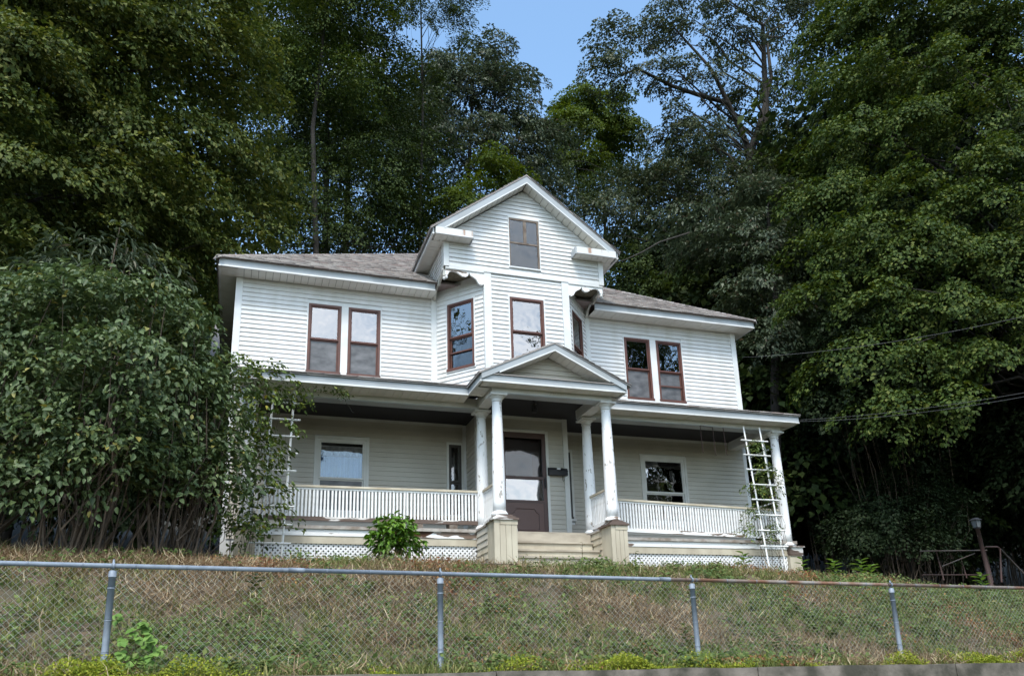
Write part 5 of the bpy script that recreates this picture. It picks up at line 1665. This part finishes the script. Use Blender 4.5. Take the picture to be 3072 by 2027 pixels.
# ------------------------------------------------------------------ single plants
def lanceolate(name, label, base, h, n, L, lm, seed, wr=.38, stem=.006, cat='plant', group=None, lean=(0, 0), top=True):
    r_ = np.random.default_rng(seed)
    base = np.array(base, float)
    o = thing(name, label, cat, tuple(base), group)
    tip = base + np.array([lean[0], lean[1], h])
    MB().tube([base - np.array([0, 0, .05]), base + (tip - base) * .5 + r_.normal(size=3) * .015, tip], [stem * 1.2, stem, stem * .5], 5).build('stem', M['stem'], o)
    t = np.linspace(.25, 1.0, n)
    pos = base + (tip - base) * t[:, None]
    a = np.arange(n) * 2.4 + r_.uniform(0, 6)
    d = np.stack([np.cos(a), np.sin(a), np.full(n, .25)], 1) + (np.array([0, 0, .6]) * (t ** 4)[:, None] if top else 0)
    nr = np.stack([-np.cos(a) * .3, -np.sin(a) * .3, np.ones(n)], 1)
    V, F = leaf_geo(pos, nr, d, L * r_.uniform(.75, 1.15, n), wr, .06, True)
    link('leaves', np_mesh('leaves', V, F, M[lm]), o)
    return o


def on_ground(dx, dy_hint, Y):
    p = at(dx, dy_hint, Y)
    return (p[0], p[1], gz(p[0], p[1]))


for k, (dx, Y, h, lab) in enumerate([(1935, -3.6, .34, 'leftmost of the three milkweed plants right of the porch'), (1998, -3.7, .38, 'middle and tallest of the three milkweed plants right of the porch'),
                                     (2018, -3.5, .32, 'rightmost of the three milkweed plants right of the porch'), (2272, -3.6, .36, 'milkweed plant at the foot of the leaning lamp post'),
                                     (1862, -2.1, .50, 'milkweed plant against the right end of the porch'), (1727, -2.6, .46, 'milkweed plant at the foot of the right trellis')]):
    lanceolate('milkweed_plant', lab, on_ground(dx, 1310, Y), h * 1.15, 15, .215, 'lf_grape', 200 + k, .44, group='milkweed plants')
o = on_ground(1462, 1280, -3.0)
lanceolate('weed_plant', 'thin weed in front of the right pedestal', on_ground(1476, 1290, -3.2), .42, 8, .09, 'lf_weed', 231, .4)
lanceolate('weed_plant', 'spindly brown-stemmed weed in front of the porch steps', on_ground(1345, 1280, -3.4), .55, 9, .06, 'lf_weed', 232, .35, lean=(.06, 0))
lanceolate('weed_plant', 'broad-leaved green weed low on the bank right of the second fence post', on_ground(1590, 1480, -7.4), .3, 12, .12, 'lf_weed', 233, .6)
lanceolate('weed_plant', 'dark clump of weed leaves on the bank above the sapling vine', on_ground(585, 1450, -6.2), .28, 14, .13, 'lf_mid', 234, .5)

# wild grape beside the first fence post
gp = on_ground(322, 1545, -8.60)
gv = thing('wild_grape_plant', 'bright green wild grape plant climbing beside the leftmost fence post', 'plant', gp)
rg2 = np.random.default_rng(91)
tgt = [at(dx, dy, -8.62) for dx, dy in ((295, 1540), (320, 1530), (345, 1535), (362, 1545), (300, 1515), (330, 1505), (352, 1500), (290, 1490), (315, 1480), (345, 1478), (300, 1460), (335, 1455), (270, 1440), (322, 1440), (365, 1490), (310, 1550), (345, 1552), (285, 1525), (330, 1548), (360, 1520), (280, 1505), (318, 1520))]
T = np.array(tgt) + rg2.normal(size=(len(tgt), 3)) * np.array([.03, .05, .02])
T = np.concatenate([T, T + rg2.normal(size=T.shape) * np.array([.05, .05, .04])])
parts = []
for dd in (-.75, 0, .75):      # three lobes to a leaf
    n_ = unit(rg2.normal(size=T.shape) * .25 + np.array([0, -.6, .7]))
    base_d = np.stack([np.sin(np.arange(len(T)) * 1.7) * .5, -np.ones(len(T)) * .4, -np.ones(len(T)) * .5], 1)
    t_ = unit(base_d - n_ * np.sum(base_d * n_, 1, keepdims=True)); b_ = np.cross(n_, t_)
    parts.append(leaf_geo(T, n_, t_ * math.cos(dd) + b_ * math.sin(dd), (.085 if dd == 0 else .068) * rg2.uniform(.8, 1.2, len(T)), .8, .05, True))
V, F = join_geo(parts)
link('leaves', np_mesh('leaves', V, F, M['lf_grape']), gv)
mb = MB()
for p in T[:22:2]:
    s = np.array(gp) + np.array([0, 0, .02])
    mb.tube([s, (s + p) / 2 + rg2.normal(size=3) * .03, p], .003, 4, cap=False)
mb.build('stems', M['stem'], gv)

# dead sticks lying about
for k, (pts, lab) in enumerate([([(2210, 1455), (2240, 1462), (2265, 1470), (2280, 1490)], 'pale forked dead stick caught on the bank right of the third fence post'),
                                ([(1110, 1290), (1180, 1285), (1240, 1283)], 'long dry cane lying on the grass before the porch'), ([(95, 1260), (140, 1262), (230, 1268)], 'bent dry cane in front of the lilac')]):
    Y = (-7.5, -4.6, -5.0)[k]
    W = []
    for dx, dy in pts:
        p = at(dx, dy, Y); W.append((p[0], p[1], gz(p[0], p[1]) + .05 + .03 * (len(W) % 2)))
    tag(MB().tube(W, .007, 5).build('dead_stick', M['bark_pale']), lab, 'stick')

# ------------------------------------------------------------------ trellises
def trellis(label, tops, bots, rung_z, over, rung_lim=None):
    tops = [np.array(p, float) for p in tops]; bots = [np.array(p, float) for p in bots]
    o = thing('trellis', label, 'trellis', tuple((bots[0] + bots[1]) / 2), 'white wooden trellises')
    for a, b in zip(tops, bots):
        MB().tube([b, a], .019, 4).build('upright', M['baluster'], o)
    for z in rung_z:
        pts = [b + (a - b) * ((z - b[2]) / (a[2] - b[2])) for a, b in zip(tops, bots)]
        u = unit(pts[1] - pts[0])
        off = np.cross(u, [0, 0, 1.]) * .022
        p0, p1 = pts[0] - u * over[0] + off, pts[1] + u * over[1] + off
        MB().tube([p0, p1], .017, 4).build('rung', M['baluster'], o)
    return o


gz0 = gz(.5, -2.35)
trellis('white ladder trellis half buried in vine at the left porch corner', [(.425, -2.0, 5.06), (.79, -2.0, 5.09)], [(.30, -2.35, gz0 - .05), (.68, -2.35, gz0 - .05)],
        [4.83 - .325 * k for k in range(9)], (.17, .14))
gz1 = gz(10.5, -2.27)
trellis('white ladder trellis leaning on the right end of the porch front', [(10.36, -1.98, 5.05), (10.77, -1.98, 5.05)], [(10.40, -2.30, gz1 - .05), (10.80, -2.30, gz1 - .05)],
        [4.72 - .335 * k for k in range(8)], (.14, .14))
trellis('white ladder trellis standing inside the right end of the porch', [(11.30, -1.35, 4.98), (11.30, -.75, 4.98)], [(11.42, -1.35, 2.60), (11.42, -.75, 2.60)],
        [4.72 - .40 * k for k in range(6)], (.1, .1))

# ------------------------------------------------------------------ things on the house
mbx = thing('mailbox', 'black wall-mounted mailbox beside the front door', 'mailbox', (6.335, -.96, 4.0))
pr = [(-.91, 4.0), (-1.00, 4.0), (-1.005, 4.10), (-.985, 4.145), (-.945, 4.165), (-.91, 4.165)]
MB().prism([(6.125, y, z) for y, z in pr], (.42, 0, 0)).build('body', M['black'], mbx)
MB().box(6.118, 6.552, -1.012, -1.006, 4.085, 4.10).build('lid', M['black'], mbx)
MB().box(6.30, 6.38, -1.012, -.99, 4.115, 4.150).build('paper_label', M['trim'], mbx)
MB().tube([(6.44, -.96, 4.0), (6.44, -.96, 3.90), (6.455, -.96, 3.87), (6.47, -.96, 3.90), (6.468, -.96, 3.92)], .006, 6).build('newspaper_hook', M['black'], mbx)

lp = thing('porch_lantern', 'small dark glass lantern under the portico ceiling', 'lantern', (5.47, -2.0, 5.265))
MB().tube([(5.47, -2.0, 5.265), (5.47, -2.0, 5.20)], .012, 8).build('stem', M['black'], lp)
mb = MB()
for sx in (-1, 1):
    for sy in (-1, 1):
        mb.tube([(5.47 + sx * .05, -2.0 + sy * .05, 5.19), (5.47 + sx * .04, -2.0 + sy * .04, 5.02)], .006, 5)
mb.box(5.41, 5.53, -2.06, -1.94, 5.19, 5.203); mb.box(5.425, 5.515, -2.045, -1.955, 5.008, 5.02)
mb.build('frame', M['black'], lp)
MB().box(5.435, 5.505, -2.035, -1.965, 5.022, 5.188).build('glass', M['glass_low'], lp)

hb = thing('plant_hanger', 'three thin dark plant-hanger rods hanging from the right porch beam', 'plant hanger', tuple(at(1640, 985, -1.80)))
a, b, c, d, e, f = [at(px / 1.29293, py / 1.29293, -1.80) for px, py in ((2100, 1276), (2109, 1355), (2137.6, 1281), (2147, 1362), (2169, 1282), (2180, 1362))]
MB().tube([a, c], .006, 6).build('cross_bar', M['redpipe'], hb)
for p, q_ in ((a, b), (c, d), (e, f)):
    MB().tube([p, q_ - np.array([0, 0, 0]), q_ + np.array([.012, -.012, -.02])], .008, 6).build('rod', M['redpipe'], hb)
tag(MB().tube([at(803, 934, -1.6), at(810, 943, -1.6), at(817, 955, -1.6), at(822, 957, -1.6)], .006, 5).build('loose_wire', M['cable']), 'loose wire dangling from the left porch ceiling', 'wire')

# white wicker chair half hidden by the left pedestal
wc = thing('wicker_chair', 'white wicker chair whose round back shows right of the left pedestal', 'chair', (4.83, -1.35, 2.64))
cc = at(1508 / 1.29293, 1590 / 1.29293, -1.45)
mb = MB()
for rr in (.30, .25):
    mb.tube([(cc[0] + rr * math.cos(t), -1.45, cc[2] + rr * math.sin(t)) for t in np.linspace(-.35, math.pi + .35, 26)], .011, 6)
for t in np.linspace(-.2, math.pi + .2, 24):
    mb.tube([(cc[0] + .13 * math.cos(t), -1.45, cc[2] + .13 * math.sin(t)), (cc[0] + .30 * math.cos(t), -1.45, cc[2] + .30 * math.sin(t))], .006, 4)
mb.build('backrest', M['baluster'], wc)
MB().lathe((cc[0], -1.22, cc[2] - .12), [(.22, 0), (.23, .02), (.22, .04)], 20).build('seat', M['baluster'], wc)
for sx, sy in ((-1, -1), (1, -1), (-1, 1), (1, 1)):
    MB().tube([(cc[0] + sx * .16, -1.22 + sy * .16, cc[2] - .12), (cc[0] + sx * .19, -1.22 + sy * .19, 2.64)], .012, 6).build('leg', M['baluster'], wc)

# weathered bench behind the left railing
bn = thing('porch_bench', 'low weathered bench behind the left porch railing', 'bench', (3.6, -1.0, 2.66))
MB().box(2.55, 4.1, -1.15, -.80, 2.98, 3.02).build('seat', M['cap'], bn)
for x in (2.62, 3.3, 4.0):
    MB().box(x - .08, x + .08, -1.12, -.84, 2.656, 2.979).build('leg', M['cap'], bn)

# ------------------------------------------------------------------ lamp post and pipe rails at the right
LY = -3.2
def ap(dx, dy, Y=LY): return at(dx, dy, Y)
lb, lt = ap(2297, 1345), ap(2268, 1226)
lb = np.array(lb); lt = np.array(lt)
lamp = thing('lamp_post', 'leaning reddish lamp post with a small white lantern in the dark at right', 'lamp post', (lb[0], lb[1], gz(lb[0], lb[1])))
ax = unit(lt - lb)
MB().tube([lb - ax * .25, lt], .044, 14).build('post', M['redpipe'], lamp, True)
def ring(t, r): return lt + ax * t, r
sq = lambda t, s: [lt + ax * t + np.array([sx * s, sy * s, 0]) for sx, sy in ((-1, -1), (1, -1), (1, 1), (-1, 1))]
MB().hexa(sq(0, .045) + sq(.03, .055)).build('lantern_base', M['black'], lamp)
MB().hexa(sq(.031, .046) + sq(.185, .066)).build('lantern_glass', M['milk'], lamp)
MB().hexa(sq(.186, .095) + sq(.235, .035)).build('lantern_hood', M['black'], lamp)
mb = MB()
for i in range(4):
    mb.tube([sq(.03, .050)[i], sq(.186, .070)[i]], .007, 5)
mb.build('lantern_bars', M['black'], lamp)
pr_ = thing('pipe_railing', 'rusted pipe handrail frame left of the lamp post', 'railing', (lb[0] - 1.0, lb[1], gz(lb[0] - 1, lb[1])))
Y2 = -2.8
MB().tube([ap(2135, 1278, Y2), ap(2290, 1276, Y2)], .015, 8).build('rail', M['dimpipe'], pr_, True)
MB().tube([ap(2140, 1333, Y2), ap(2290, 1333, Y2)], .014, 8).build('rail', M['redpipe'], pr_, True)
MB().tube([ap(2172, 1278, Y2), ap(2190, 1345, Y2)], .015, 8).build('leg', M['redpipe'], pr_, True)
MB().tube([ap(2286, 1277, Y2), ap(2304, 1350, Y2)], .015, 8).build('leg', M['redpipe'], pr_, True)
MB().tube([ap(2232, 1302, Y2), ap(2243, 1340, Y2)], .012, 8).build('leg', M['redpipe'], pr_, True)
MB().tube([ap(2186, 1313, Y2), ap(2262, 1283, Y2)], .012, 8).build('brace', M['dimpipe'], pr_, True)
pr2 = thing('pipe_railing', 'red-brown pipe handrail dropping away right of the lamp post', 'railing', (lb[0] + .6, lb[1], gz(lb[0] + .6, lb[1])))
MB().tube([ap(2286, 1268), ap(2314, 1268), ap(2320, 1272), ap(2324, 1350)], .019, 10).build('rail', M['redpipe'], pr2, True)
MB().tube([ap(2321, 1273), ap(2395, 1350)], .018, 8).build('brace', M['dimpipe'], pr2, True)

# ------------------------------------------------------------------ overhead cables
def cable(label, p0, p1, sag, r=.0045, anchor=True):
    p0 = np.array(p0, float); p1 = np.array(p1, float)
    pts = [p0 + (p1 - p0) * t - np.array([0, 0, sag * 4 * t * (1 - t)]) for t in np.linspace(0, 1, 22)]
    return tag(MB().tube(pts, r, 5).build('service_cable', M['cable'], None, True), label, 'cable')
cable('upper service cable running from the house corner into the maple', at(1722, 829, .4), at(2560, 690, -7), .22)
cable('higher of the two thin cables leaving the right end of the porch roof', (11.72, -1.9, 5.31), at(2560, 876, -8), .12, .0035)
cable('lower of the two thin cables leaving the right end of the porch roof', (11.70, -2.1, 5.22), at(2560, 884, -8.6), .14, .0035)

# trees across the street, present in the picture only as reflections in the panes
for k, (x, y, sc) in enumerate([(-14, -52, .9), (-3, -60, .8), (9, -56, .8), (22.5, -25, 1.65), (30, -27, 1.7), (37, -24, 1.4)]):
    copy_thing((pa, pc_)[k % 2], 'tree across the street, seen only as a reflection in the windows', (x, y, -1.62), k * 1.3, sc, 'trees across the street')
